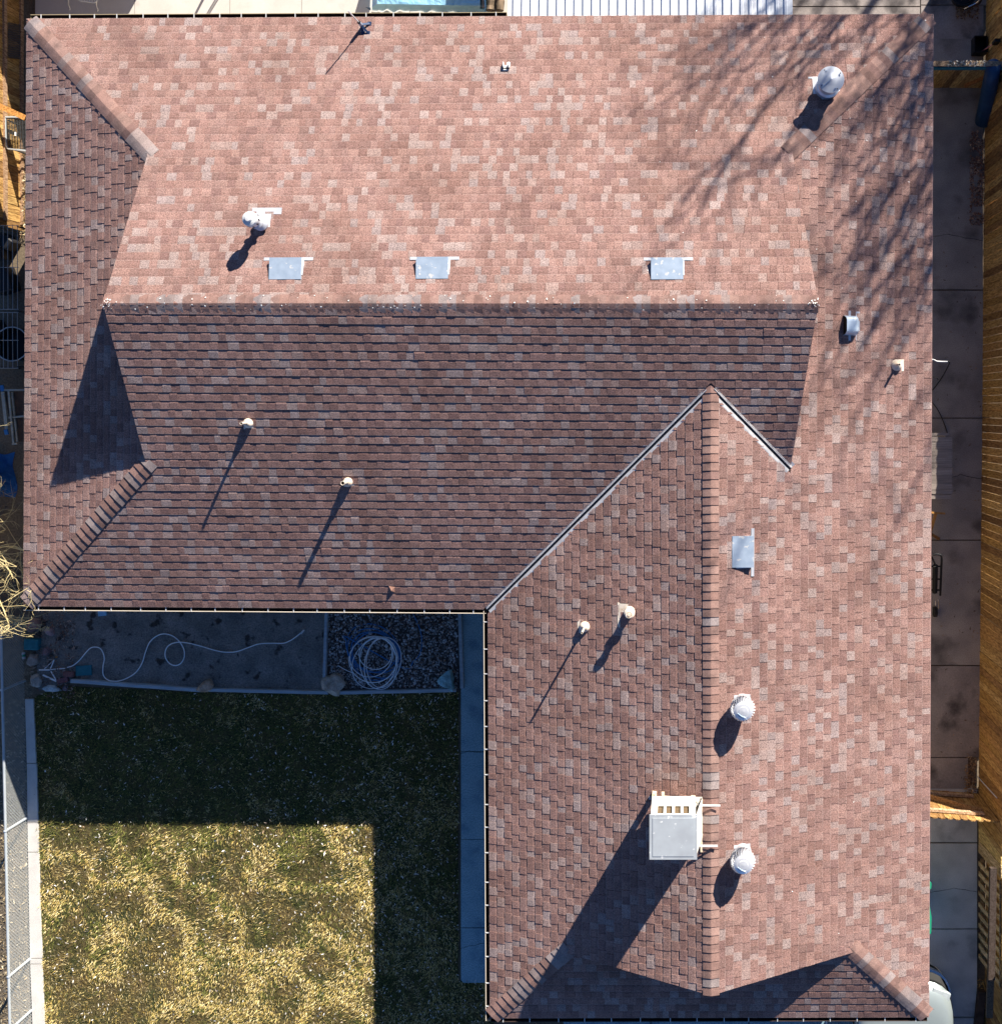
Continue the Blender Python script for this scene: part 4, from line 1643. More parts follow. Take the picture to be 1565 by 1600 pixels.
# ------------------------------------------------------------------ north side
# corrugated patio cover joined to the north eave
t = thing('patio_cover', 'white corrugated steel patio cover joined to the north eave', 'patio roof', W(1015, 0, 0))
mb = MB()
x_ = (792 - NX) * U
x_end = (1238.5 - NX) * U
per = 13.7 * U
prof = []
k = 0
while x_ + k * per < x_end:
    b0 = x_ + k * per
    for f, z in ((0, 0), (.58, 0), (.66, .028), (.90, .028)):
        if b0 + f * per < x_end:
            prof.append((b0 + f * per, z))
    k += 1
prof.append((x_end, 0))
ys_, yn_ = (640 - 23.5) * U, (640 + 330) * U
zs_, zn_ = EZ - .06, EZ - .36
for (xa, za), (xb, zb_) in zip(prof, prof[1:]):
    mb.add([(xa, ys_, zs_ + za), (xb, ys_, zs_ + zb_), (xb, yn_, zn_ + zb_), (xa, yn_, zn_ + za)], [(0, 1, 2, 3)])
sheet_o = mb.build('roof_sheet', M['patioroof'], t)
sm = sheet_o.modifiers.new('solid', 'SOLIDIFY')
sm.thickness = .002
for xx in (x_ + .1, x_end - .1):
    mb = MB()
    mb.box((xx, yn_ - .1, zn_ / 2 - .04), (.09, .09, zn_ - .1))
    mb.build('post', M['white'], t)
mb = MB()
mb.box(((x_ + x_end) / 2, yn_ - .1, zn_ - .06), (x_end - x_, .06, .10))
mb.build('beam', M['white'], t)

# white iron garden chair, its front legs showing
t = thing('garden_chair', 'white wrought iron garden seat with curled foot on the shaded slab', 'garden chair', W(140, -6, 0))
mb = MB()
zt_ = .42
mb.tube(smooth_path([W(126, 1.0, zt_), W(138, 2.5, zt_), W(148, 3.5, zt_), W(152, 0, zt_)], 5), .012, 6)
mb.tube(smooth_path([W(110, -9, zt_), W(126, 1.0, zt_)], 4), .012, 6)
for i in range(6):
    mb.tube([W(128 + 4 * i, -26, zt_), W(128 + 4 * i, 2.2, zt_)], .006, 5)
mb.build('seat', M['iron'], t)
for dx, dy in ((0, 0), (-44, -2), (0, -26), (-42, -28)):
    mb = MB()
    mb.tube(smooth_path([W(151 + dx, 1 + dy, zt_), W(150.5 + dx, 6 + dy, .30), W(151.5 + dx, 11 + dy, .15), W(153.5 + dx, 15.5 + dy, .075), W(152 + dx, 17 + dy, .07)], 5), .011, 6)
    mb.build('leg', M['iron'], t)
mb = MB()
mb.tube(smooth_path([W(108, -30, zt_), W(112, -48, .85), W(130, -54, .95), W(150, -48, .85), W(152, -28, zt_)], 6), .012, 6)
mb.build('backrest', M['iron'], t)

# unseen stool added for the round shadow its seat throws
o = W(352, -40, 0)
t = thing('shadow_stool', 'unseen round topped stool added to shadow the bright slab', 'stool', o)
mb = MB()
mb.lathe([(.001, .70), (.19, .70), (.20, .72), (.19, .745), (.001, .75)], 28)
mb.build('seat', M['white'], t, local=True)
for a in range(4):
    mb = MB()
    an_ = a * math.pi / 2 + .4
    mb.tube([(.12 * math.cos(an_), .12 * math.sin(an_), .70), (.19 * math.cos(an_), .19 * math.sin(an_), .05)], .014, 8)
    mb.build('leg', M['iron'], t, local=True)

# unseen low shed added beyond the slab so its shade covers the first slab
t = thing('shade_shed', 'unseen low shed added to shade the patio slab', 'shed', W(140, -150, 0))
sx0, sx1 = W(20, 0, 0).x, W(250.5, 0, 0).x
sy0, sy1 = W(0, -62, 0).y, W(0, -170, 0).y
mb = MB()
mb.box(((sx0 + sx1) / 2, (sy0 + sy1) / 2, .9), (sx1 - sx0, sy1 - sy0, 1.8))
mb.build('wall', M['wall'], t)
mb = MB()
mb.add([(sx0, sy0, 1.8), (sx1, sy0, 1.8), (sx1, sy1, 2.1), (sx0, sy1, 2.1), (sx0, sy0, 1.86), (sx1, sy0, 1.86), (sx1, sy1, 2.16), (sx0, sy1, 2.16)],
       [(0, 3, 2, 1), (4, 5, 6, 7), (0, 1, 5, 4), (1, 2, 6, 5), (2, 3, 7, 6), (3, 0, 4, 7)])
mb.build('roof', M['deck'], t)

# tarp covered stack
t = thing('covered_stack', 'blue tarp pulled over a long low stack beyond the gutter', 'tarp stack', W(668, 0, 0))
mb = MB()
zt_ = .75
nx_, ny_ = 60, 26
rr = random.Random(9)
rows = []
for j in range(ny_ + 1):
    row = []
    for i in range(nx_ + 1):
        u, v = i / nx_, j / ny_
        x = 586 + (752 - 586) * u + (1 - v) * 3
        y = -80 + v * 92.5 + 3.0 * u
        z = zt_ + .03 * noise.noise(Vector((x * .02, y * .05, 3))) + .022 * abs(noise.noise(Vector((x * .09, y * .12, 9))))
        ed = min(u, 1 - u) * nx_
        if ed < 1:
            z = .10
            x += -5 if u < .5 else 4
        if v > .93:
            k_ = (v - .93) / .07
            z = zt_ * (1 - k_ * .92) + .03 * noise.noise(Vector((x * .12, k_ * 2, 1)))
            y += k_ * (3.5 + 2.2 * noise.noise(Vector((x * .10, 0, 5))) * (1 + k_))
        row.append(W(x, y, max(z, .06)))
    rows.append(row)
P = [p for r_ in rows for p in r_]
F = [(j * (nx_ + 1) + i, j * (nx_ + 1) + i + 1, (j + 1) * (nx_ + 1) + i + 1, (j + 1) * (nx_ + 1) + i) for j in range(ny_) for i in range(nx_)]
mb.add(P, F)
mb.build('tarp', M['tarp'], t)
mb = MB()
mb.add([W(570, 10.5, .35), W(579, 11.5, .55), W(579, 16, .3)], [(0, 1, 2)])
mb.add([W(752, -80, .7), W(757, -80, .2), W(759, 12, .2), W(753, 12, .7)], [(0, 1, 2, 3)])
mb.build('corner_flap', M['tarpdark'], t)

# logs beside the stack
for i, (x, lab) in enumerate(((766, 'rough brown log between tarp stack and patio cover, nearer the tarp'), (781, 'rough brown log between tarp stack and patio cover, nearer the white sheet'))):
    mb = MB()
    rr = random.Random(i)
    pts, rs = [], []
    for j in range(14):
        pts.append(W(x + rr.uniform(-.6, .6), -70 + j * 6.6, .12))
        rs.append(.085 + rr.uniform(-.012, .012))
    mb.tube(pts, rs, 12)
    tag(mb.build('log', M['logbark']), lab, 'log', 'logs by the patio')

# planter and clutter at the north east corner
t = thing('planter_tub', 'black round planter tub with dry stems at the north path', 'planter', W(1499, -2, 0))
mb = MB()
mb.lathe([(.18, .05), (.24, .32), (.255, .34), (.235, .34), (.20, .26), (.001, .26)], 28)
mb.build('tub', M['black'], t, local=True)
mb = MB()
rr = random.Random(4)
for i in range(26):
    a, r_ = rr.uniform(0, 6.28), rr.uniform(0, .16)
    x, y = r_ * math.cos(a), r_ * math.sin(a)
    mb.tube([(x, y, .26), (x + rr.uniform(-.08, .08), y + rr.uniform(-.08, .08), .36 + rr.uniform(0, .15))], .006, 4, col=(.3, .22, .1))
mb.build('stem', M['drytwig'], t, local=True)
t = thing('coiled_edging', 'heap of dark bent pipe with pale ends beside the planter tub', 'pipe heap', W(1522, 2, 0))
for i in range(3):
    mb = MB()
    mb.tube(smooth_path([W(1506 + 5 * i, 13 - 2 * i, .1), W(1514 + 5 * i, 9 - i, .16), W(1524 + 3 * i, 4, .2), W(1531 + 2 * i, -2 - 3 * i, .3)], 5), .022, 8)
    mb.build('pipe', M['chrome'] if i == 0 else M['darkwood'], t)
xx, yy = rng.uniform(1492, 1528, 160), rng.uniform(10, 30, 160)
xx, yy = sight_np(xx, yy, .06)
leaves('leaf_litter', xx, yy, .06 + rng.uniform(0, .02, len(xx)), (.03, .08), np.array([[.22, .12, .07], [.14, .08, .05], [.45, .32, .2]]), label='brown leaf litter below the planter tub')

# ------------------------------------------------------------------ board fence along the east side
FC = [(.50, .29, .10), (.60, .37, .13), (.42, .24, .08), (.55, .33, .10), (.66, .43, .16), (.34, .19, .07)]


def board_fence(t, A, B_, h, z0=.04, bw=.14, gap=.011, th=.02, seed=0, dog=False, facing=1, hj=.02):
    """boards from ground point A to B"""
    rr = random.Random(seed)
    d = B_ - A
    L = d.length
    d.normalize()
    nrm = Vector((-d.y, d.x, 0)) * facing
    mb = MB()
    s = 0
    Mx = Matrix((d, nrm, Vector((0, 0, 1)))).transposed()
    while s < L:
        w_ = bw * rr.uniform(.96, 1.03)
        hh_ = h + rr.uniform(-hj, hj)
        c = rr.choice(FC)
        kk = rr.uniform(.8, 1.15)
        c = tuple(x * kk for x in c)
        off = rr.uniform(0, .008)
        if not dog:
            mb.box(A + d * (s + w_ / 2) + nrm * off + Vector((0, 0, z0 + hh_ / 2)), (w_ - gap, th, hh_), Mx, col=c)
        else:
            q = w_ - gap
            outl = [(0, z0), (q, z0), (q, z0 + hh_ - .035), (q - .035, z0 + hh_), (.035, z0 + hh_), (0, z0 + hh_ - .035)]
            P = [A + d * (s + u) + nrm * (off + e) + Vector((0, 0, v)) for e in (-th / 2, th / 2) for u, v in outl]
            mb.add(P, [(0, 1, 2, 3, 4, 5), (11, 10, 9, 8, 7, 6)] + [(i, (i + 1) % 6 + 0, (i + 1) % 6 + 6, i + 6) for i in range(6)], col=c)
        s += w_
    mb.build('board_panel', M['fence'], t)
    return d, nrm


A0, B0 = W(1541, -160, 0), W(1527.5, 1283, 0)
FH = 1.62
t = thing('board_fence', 'tall brown board fence along the east walk', 'fence', (A0 + B0) / 2)
d, nrm = board_fence(t, A0, B0, FH, seed=5)
L = (B0 - A0).length
for zz in (.25, 1.35):
    mb = MB()
    mb.beam(A0 - nrm * -.05 * 0 + Vector((.055, 0, zz)), B0 + Vector((.055, 0, zz)), .04, .09, col=(.35, .22, .1))
    mb.build('rail', M['fence'], t)
s = .3
while s < L:
    mb = MB()
    p = A0 + d * s + Vector((.075, 0, .86))
    mb.box(p, (.09, .09, 1.72), col=(.33, .2, .1))
    mb.build('post', M['fence'], t)
    s += 2.4

# cross fence at the north with its capped rail
t = thing('gate_fence', 'dark wooden cross gate with debris on its top rail, north end of east walk', 'gate', W(1500, 136, 0))
ya = W(0, 137, .0).y
xa, xb = W(1425, 0, 0).x, W(1546, 0, 0).x
board_fence(t, Vector((xa, ya, 0)), Vector((xb, ya, 0)), 1.42, seed=8, facing=-1)
mb = MB()
mb.box(((xa + xb) / 2 + .05, ya, 1.50), (xb - xa + .2, .09, .035), col=(.34, .24, .16))
mb.build('top_rail', M['fence'], t)
mb = MB()
mb.box(((xa + xb) / 2, ya - .035, 1.38), (xb - xa, .04, .14))
mb.build('rail', M['teal'], t)  # wooden rail; its teal colour stands in for blue sky light
mb = MB()
mb.beam((xb - .12, ya - .035, 1.30), (xb - .55, ya - .035, .30), .035, .09, up=Vector((0, 1, 0)), col=(.40, .18, .07))
mb.build('brace', M['fence'], t)
zt_ = 1.518
xx = rng.uniform(xa + .3, xb - .5, 130)
leaves('rail_debris', xx, np.full(130, ya) + rng.uniform(-.05, .05, 130), np.full(130, zt_), (.02, .06), np.array([[.75, .66, .48], [.8, .75, .65], [.4, .28, .16]]), label='pale debris lying along the dark cross gate top')
# rolled tarp leaning in the corner
t = thing('rolled_tarp', 'dark blue rolled tarp leaning on the cross gate', 'rolled tarp', W(1540, 185, 0))
mb = MB()
mb.tube([W(1536, 190, .10), W(1541, 160, .5), W(1547, 128, .98), W(1552, 101, 1.5)], [.16, .15, .145, .13], 16)
mb.build('roll', M['tarpdark'], t, smooth=True)
t = thing('crate', 'black plastic crate by the fence foot north of the cross gate', 'crate', W(1526, 76, 0))
mb = MB()
mb.box((0, 0, .03), (.24, .30, .06))
for s_ in (-1, 1):
    mb.box((s_ * .12, 0, .16), (.015, .30, .28))
    mb.box((0, s_ * .15, .16), (.24, .015, .28))
mb.build('body', M['black'], t, local=True)
t = thing('broom', 'pink broom handle leaning against the board fence', 'broom', W(1533, 80, 0))
mb = MB()
mb.tube([W(1533, 80, .06), W(1554.5, 66.5, 1.05)], .012, 8)
mb.build('handle', M['pink'], t)
mb = MB()
mb.box(W(1556, 65, 1.1), (.10, .06, .22))
mb.build('brush', M['black'], t)

# ------------------------------------------------------------------ things on the east walk
t = thing('bent_conduit', 'thin bent conduit jutting from the house over the east walk', 'conduit', W(1470, 575, 0))
mb = MB()
mb.tube(smooth_path([W(1440, 560, 1.6), W(1458, 562, 1.6), W(1464, 564.5, 1.6), W(1480, 565, 1.6)], 4), .012, 8)
mb.build('arm', M['white'], t)
mb = MB()
mb.tube(smooth_path([W(1480, 565, 1.6), W(1483, 567, 1.55), W(1474, 585, .9), W(1464, 600, .4), W(1457, 609, .08)], 5), .011, 8)
mb.tube(smooth_path([W(1448, 588, .9), W(1462, 589.5, .8), W(1465, 593, .6)], 5), .008, 6)
mb.build('cable', M['rubber'], t)
mb = MB()
mb.tube(smooth_path([W(1450, 622, .07), W(1464, 639, .07), W(1474, 660, .07), W(1480, 678, .07)], 5), .008, 6)
tag(mb.build('cable', M['rubber']), 'thin black cable on the east walk north of the plank table', 'cable')

t = thing('plank_table', 'weathered grey plank table standing half under the east eave', 'table', W(1465, 728, 0))
zt_ = .74
mb = MB()
rr = random.Random(3)
y = 682.0
while y < 772:
    w_ = rr.choice((6, 8, 9, 11, 14))
    y1 = min(772, y + w_)
    g = rr.uniform(.8, 1.15)
    P = [W(1428, y + .25, zt_), W(1487.3 + rr.uniform(-.4, .2), y + .25, zt_), W(1487.3, y1 - .15, zt_), W(1428, y1 - .15, zt_)]
    dz = rr.uniform(-.003, .003)
    P = [p + Vector((0, 0, dz)) for p in P]
    Q = [p - Vector((0, 0, .03)) for p in P]
    mb.add(P + Q, [(0, 3, 2, 1), (0, 1, 5, 4), (1, 2, 6, 5), (2, 3, 7, 6), (3, 0, 4, 7)], col=(g, g, g))
    y = y1
mb.build('tabletop', M['benchwood'], t)
mb = MB()
mb.beam(W(1430, 678.5, zt_ - .03), W(1484, 678.5, zt_ - .03), .05, .05)
mb.build('apron', M['benchwood'], t)
mb = MB()
mb.beam(W(1430, 776, zt_ - .06), W(1485.5, 776, zt_ - .06), .075, .09)
mb.build('apron', M['benchwood'], t)
for x, y in ((1432, 684), (1480, 684), (1432, 768), (1480, 768)):
    mb = MB()
    p = W(x, y, zt_ - .04)
    mb.box((p.x, p.y, (zt_ - .04 + .05) / 2), (.08, .08, zt_ - .09))
    mb.build('leg', M['benchwood'], t)

t = thing('saw_horse', 'varnished wooden trestle poking out below the plank table', 'trestle', W(1458, 820, 0))
for a, b, w_ in (((1440, 799.5, .70), (1476, 802.5, .66), .035), ((1462, 801, .68), (1454.5, 826, .40), .05), ((1454.5, 826, .40), (1449, 846, .2), .05), ((1450, 832, .45), (1466.5, 842, .06), .055)):
    mb = MB()
    mb.beam(W(*a), W(*b), w_, .035)
    mb.build('beam', M['orangewood'], t)
t = thing('hand_truck', 'black hand truck leaning by the east wall', 'hand truck', W(1460, 910, 0))
mb = MB()
mb.tube(smooth_path([W(1458, 866.5, .9), W(1465, 866, .9), W(1470.5, 870, .88), W(1470, 890, .66), W(1468.5, 930, .25)], 5), .022, 8)
mb.tube(smooth_path([W(1452, 866.5, .9), W(1446, 868, .9), W(1445, 890, .66), W(1449, 930, .25)], 5), .022, 8)
mb.tube(smooth_path([W(1455, 870, .85), W(1460, 880, .75), W(1464, 890, .62)], 5), .018, 8)
for y, z in ((885, .7), (905, .5), (922, .33)):
    mb.tube([W(1447, y, z), W(1469, y, z)], .016, 8)
mb.build('frame', M['black'], t)
mb = MB()
mb.tube([W(1461, 884, .72), W(1460, 925, .32)], .05, 10)
mb.build('bundle', M['rubber'], t)
for x, y0, y1 in ((1461, 938, 946), (1465.5, 936, 952)):
    mb = MB()
    mb.tube([W(x, y0, .2), W(x, y1, .18)], .012, 8)
    mb.build('axle', M['chrome'], t)
mb = MB()
mb.tube([W(1458, 956, .12), W(1463, 956, .12)], .10, 18)
mb.build('wheel', M['rubber'], t)

# ------------------------------------------------------------------ lit cross gate and the strip south of it
t = thing('board_gate', 'sunlit orange board gate with dog eared tops across the east walk', 'gate', W(1495, 1230, 0))
yg = W(0, 1231, 0).y
xa, xb = W(1415, 0, 0).x, W(1533, 0, 0).x
board_fence(t, Vector((xa, yg, 0)), Vector((xb, yg - .10, 0)), 1.50, seed=12, dog=True, facing=-1, hj=.012, bw=.138, gap=.008)
for zz, x1 in ((1.27, 1547), (.35, 1530)):
    mb = MB()
    mb.beam((xa, yg + .045, zz), (W(x1, 1200, zz).x - .12, yg - .04, zz), .045, .095, col=(.60, .42, .27))
    mb.build('rail', M['fence'], t)
mb = MB()
mb.beam((xa + .15, yg + .045, .45), (xb - .3, yg - .03, 1.2), .035, .09, up=Vector((0, 1, 0)), col=(.45, .27, .12))
mb.build('brace', M['fence'], t)
mb = MB()
mb.tube([W(1527, 1214, .06), W(1557, 1247, 1.35)], .010, 8)
tag(mb.build('stick', M['white']), 'thin white stick leaning on the board fence beside the sunlit gate', 'stick')

# upright pallets
xp0 = 1528


def pallet(label, y0, y1, seed, ply=False, h=1.22):
    """stands on edge against posts; y0..y1 sighted at the ground"""
    rr = random.Random(seed)
    A, B_ = W(xp0, y0, 0), W(xp0 - 1, y1, 0)
    t = thing('pallet', label, 'pallet', (A + B_) / 2, group='pallets stood along the south fence')
    L = (A - B_).length
    x = A.x
    ytop, ybot = A.y, B_.y
    lean = .10
    if ply:
        mb = MB()
        mb.beam((x, (ytop + ybot) / 2, .05), (x + lean, (ytop + ybot) / 2, h), L, .018, up=Vector((1, 0, 0)), col=(.80, .60, .24))
        mb.build('sheet', M['fence'], t)
    else:
        n_ = max(3, int(L / .19))
        for i in range(n_):
            y = ytop - (i + .5) * L / n_
            mb = MB()
            c = rr.choice(((.80, .60, .32), (.85, .66, .38), (.68, .50, .26)))
            mb.beam((x, y, .04), (x + lean, y, h), .09 + rr.uniform(-.01, .012), .016, up=Vector((1, 0, 0)), col=c)
            mb.build('slat', M['fence'], t)
    for zz in (.08, h * .5, h - .05):
        mb = MB()
        mb.box((x + .06 + lean * zz / h, (ytop + ybot) / 2, zz), (.085, L, .045), col=(.46, .36, .22))
        mb.build('stringer', M['fence'], t)
    return t


pallet('plywood faced pallet next to the sunlit gate', 1284, 1311, 1, True)
pallet('short pallet with two gaps below the plywood', 1313, 1330, 2)
pallet('slatted pallet in the middle of the row', 1340, 1402, 3, h=1.1)
pallet('slatted pallet at the south end of the row', 1404, 1500, 4, h=1.1)
t = thing('post_fence', 'old grey post and rail fence with boards added behind the pallets to block sun', 'fence', W(1548, 1450, 0))
board_fence(t, W(1541, 1245, 0), W(1535, 1760, 0), 1.12, seed=77)  # boards added behind the pallets to keep sun streaks off the pavement
mb = MB()
mb.beam(W(1551, 1356, 1.18), W(1548, 1530, 1.18), .12, .09, col=(.075, .055, .045))  # rail colour darkened to stand in for shade from the neighbour's house
mb.build('rail', M['fence'], t)
for x, y in ((1546, 1345), (1542, 1437), (1541, 1522)):
    mb = MB()
    p = W(x, y, 0)
    mb.box((p.x + .1, p.y, .62), (.10, .10, 1.24), col=(.09, .07, .06))
    mb.build('post', M['fence'], t)
mb = MB()
mb.beam(W(1547, 1530, 1.1), W(1545, 1590, 1.1), .12, .06, col=(.14, .11, .08))
mb.build('rail', M['fence'], t)
mb = MB()
mb.beam(W(1533, 1548, .12), W(1524, 1640, .12), .14, .14)
tag(mb.build('sleeper', M['darkwood']), 'dark brown timber sleeper at the pavement edge by the car', 'timber')

# neighbour's house corner
t = thing('neighbour_house', 'pale sided house wall with white corner trim at the far east edge', 'house', W(1590, 1500, 0))
xw = W(1572, 0, 0).x
y0, y1 = W(0, 1400, 0).y, W(0, 1900, 0).y
mb = MB()
for i in range(13):
    z = .15 * i
    mb.add([(xw, y0, z), (xw, y1, z), (xw + .02, y1, z + .155), (xw + .02, y0, z + .155)], [(0, 1, 2, 3)])
mb.box((xw + 2.05, (y0 + y1) / 2, .95), (4.0, y0 - y1, 1.9))
mb.build('wall', M['siding'], t)
mb = MB()
mb.box((xw - .01, y0 - .04, .97), (.06, .10, 1.94))
mb.box((xw - .02, (y0 + y1) / 2, 1.93), (.10, y0 - y1 + .1, .10))
mb.build('trim', M['white'], t)

# green bins tucked under the east eave
for lab, y0, y1 in (('small green tub edge showing at the east eave', 1377, 1391), ('green wheeled bin lid showing below the small green tub', 1412, 1461)):
    t = thing('green_bin', lab, 'bin', W(1440, (y0 + y1) / 2, 0))
    zt_ = .95
    mb = MB()
    P = []
    for x, y in ((1412, y0), (1451.5, y0), (1455.2, (y0 + y1) / 2 - 3), (1454.5, y1 - 2), (1450, y1), (1412, y1)):
        P.append(W(x, y, zt_))
    n_ = len(P)
    Q = [Vector((p.x, p.y, zt_ - .05)) for p in P]
    mb.add(P + Q, [tuple(range(n_))[::-1], tuple(range(n_, 2 * n_))] + [(i, (i + 1) % n_, n_ + (i + 1) % n_, n_ + i) for i in range(n_)])
    mb.build('lid', M['greenplastic'], t)
    mb = MB()
    c0 = (P[0] + P[3]) / 2
    wx, wy = abs(P[3].x - P[0].x) * .9, abs(P[3].y - P[0].y) * .9
    P2 = [Vector((c0.x + sx * wx / 2 * k_, c0.y + sy * wy / 2 * k_, z)) for z, k_ in ((.05, .8), (.9, 1.0)) for sx, sy in ((-1, -1), (1, -1), (1, 1), (-1, 1))]
    mb.add(P2, [(0, 1, 5, 4), (1, 2, 6, 5), (2, 3, 7, 6), (3, 0, 4, 7), (0, 3, 2, 1), (4, 5, 6, 7)])
    mb.build('body', M['greenplastic'], t)

# ------------------------------------------------------------------ parked car, nose to the north
cx0, cx1 = 3.20, 5.02
cyn = W(0, 1514, .6).y
Lc = 4.55
ccx = (cx0 + cx1) / 2
t = thing('parked_car', 'silver white car parked nose in at the end of the house', 'car', (ccx, cyn - Lc / 2, 0))


def car_ring(z, wf, yf, yr, nose, tail, n=14):
    """rounded plan outline at height z; local, +y is the nose"""
    hw = .91 * wf
    pts = []
    for i in range(n + 1):
        a = math.pi * i / n
        x = hw * math.copysign(abs(math.cos(a)) ** .55, math.cos(a))
        pts.append((x, yf - nose + nose * math.sin(a) ** .8, z))
    for i in range(n + 1):
        a = math.pi + math.pi * i / n
        x = hw * math.copysign(abs(math.cos(a)) ** .45, math.cos(a))
        pts.append((x, yr + tail - tail * abs(math.sin(a)) ** .8, z))
    return pts


def loft(mb, rings, cap=True):
    n_ = len(rings[0])
    P = [p for r_ in rings for p in r_]
    F = [(k_ * n_ + i, k_ * n_ + (i + 1) % n_, (k_ + 1) * n_ + (i + 1) % n_, (k_ + 1) * n_ + i) for k_ in range(len(rings) - 1) for i in range(n_)]
    if cap:
        F.append(tuple(range((len(rings) - 1) * n_, len(rings) * n_)))
        F.append(tuple(range(n_))[::-1])
    mb.add(P, F)


yf, yr = Lc / 2, -Lc / 2
mb = MB()
loft(mb, [car_ring(.22, .93, yf - .12, yr + .1, .55, .3), car_ring(.34, .98, yf - .06, yr + .03, .62, .3), car_ring(.55, 1.0, yf - .10, yr, .66, .3), car_ring(.68, 1.0, yf - .20, yr + .02, .62, .3),
          car_ring(.78, .975, yf - .34, yr + .06, .6, .3), car_ring(.84, .93, yf - .50, yr + .10, .55, .3), car_ring(.875, .82, yf - .70, yr + .16, .5, .3), car_ring(.89, .66, yf - .95, yr + .25, .45, .3)])
body = mb.build('body', M['carpaint'], t, local=True, smooth=True)
mb = MB()
loft(mb, [car_ring(.50, .985, yf + .015, yf - 1.0, .62, .05), car_ring(.56, .985, yf + .005, yf - 1.0, .62, .05)], True)
mb.build('bumper', M['chrome'], t, local=True)
mb = MB()
loft(mb, [car_ring(.30, .975, yf - .015, yf - 1.0, .62, .05), car_ring(.495, .98, yf - .01, yf - 1.0, .62, .05)], True)
mb.build('grille', M['rubber'], t, local=True)
mb = MB()
loft(mb, [car_ring(.565, .97, yf - .045, yf - 1.0, .62, .05), car_ring(.66, .97, yf - .135, yf - 1.0, .62, .05)], True)
mb.build('grille_band', M['rubber'], t, local=True)
for s_ in (-1, 1):
    mb = MB()
    mb.box((s_ * .66, yf - .42, .70), (.34, .16, .12), Matrix.Rotation(-s_ * .35, 3, 'Z'))
    hl = mb.build('headlight', M['lens'], t, local=True)
    mb = MB()
    mb.tube([(s_ * .60, yf - 1.28, .881), (s_ * .66, yf - .9, .868), (s_ * .60, yf - .66, .845), (s_ * .30, yf - .55, .86), (0, yf - .53, .868)], .006, 6)
    mb.build('hood_seam', M['rubber'], body, local=True)
    mb = MB()
    mb.box((s_ * 1.0, yf - 1.55, .95), (.18, .10, .12))
    mb.build('mirror', M['carpaint'], t, local=True)
    for yy_ in (yf - .85, yr + .8):
        mb = MB()
        mb.lathe([(.20, -.10), (.31, -.11), (.33, -.08), (.33, .08), (.31, .11), (.20, .10)], 28, Matrix.Translation((s_ * .80, yy_, .33)) @ Matrix.Rotation(math.pi / 2, 4, 'Y'))
        wh = mb.build('wheel', M['rubber'], t, local=True)
        mb = MB()
        mb.lathe([(.001, .10 * s_), (.2, .09 * s_)], 20, Matrix.Translation((s_ * .80, yy_, .33)) @ Matrix.Rotation(math.pi / 2, 4, 'Y'))
        mb.build('rim', M['chrome'], wh, local=True)
mb = MB()
loft(mb, [car_ring(.88, .86, yf - 1.25, yr + .30, .35, .3), car_ring(1.38, .64, yf - 1.95, yr + .85, .2, .2)])
mb.build('windows', M['glass'], t, local=True)
mb = MB()
loft(mb, [car_ring(1.37, .66, yf - 1.90, yr + .80, .2, .2), car_ring(1.44, .56, yf - 2.05, yr + 1.0, .2, .2)])
mb.build('roof', M['carpaint'], t, local=True, smooth=True)

# thin pole at the drive
t = thing('marker_pole', 'thin white marker pole at the drive under the south gutter', 'pole', W(1291, 1598, 0))
mb = MB()
mb.tube([W(1291.5, 1606, .045), W(1290.5, 1593, .9)], .014, 8)
mb.build('pole', M['white'], t)
# dry shrub below the south gutter corner


def twig_bush(name, label, base, n, h, spread, m, seed, cat='bush', lean=(0, 0), r0=.010, depth=3, group=None, xmax=1e9, ymin=-1e9):
    rr = random.Random(seed)
    t = thing(name, label, cat, base, group=group)
    mb = MB()

    def grow(p, d, L, r, dep):
        pts = [p]
        q = p.copy()
        dd = d.copy()
        for i in range(4):
            dd = (dd + Vector((rr.gauss(0, .18), rr.gauss(0, .18), rr.gauss(0, .12)))).normalized()
            q = q + dd * L / 4
            if q.x > xmax:
                q.x = xmax - rr.uniform(0, .12)
            if q.y < ymin:
                q.y = ymin + rr.uniform(0, .12)
            if q.z < base.z + .03:
                q.z = base.z + .03
            pts.append(q.copy())
        mb.tube(pts, [r, r * .9, r * .8, r * .65, r * .4], 5)
        if dep > 0:
            for k_ in range(rr.choice((2, 3, 3))):
                f = rr.uniform(.35, 1.0)
                i = min(3, int(f * 4))
                nd = (dd + Vector((rr.gauss(0, .6), rr.gauss(0, .6), rr.gauss(.05, .45)))).normalized()
                grow(pts[i + 1], nd, L * rr.uniform(.4, .65), r * .6, dep - 1)
    for i in range(n):
        a = rr.uniform(0, 6.28)
        d = Vector((math.cos(a) * spread + lean[0], math.sin(a) * spread + lean[1], 1)).normalized()
        grow(base + Vector((rr.gauss(0, .08), rr.gauss(0, .08), 0)), d, h * rr.uniform(.6, 1.0), r0 * rr.uniform(.7, 1.2), depth)
    mb.build('branches', m, t)
    return t


twig_bush('dry_shrub', 'leafless dry shrub peeking below the south gutter', W(812, 1612, 0), 16, .8, .9, M['drytwig'], 21)

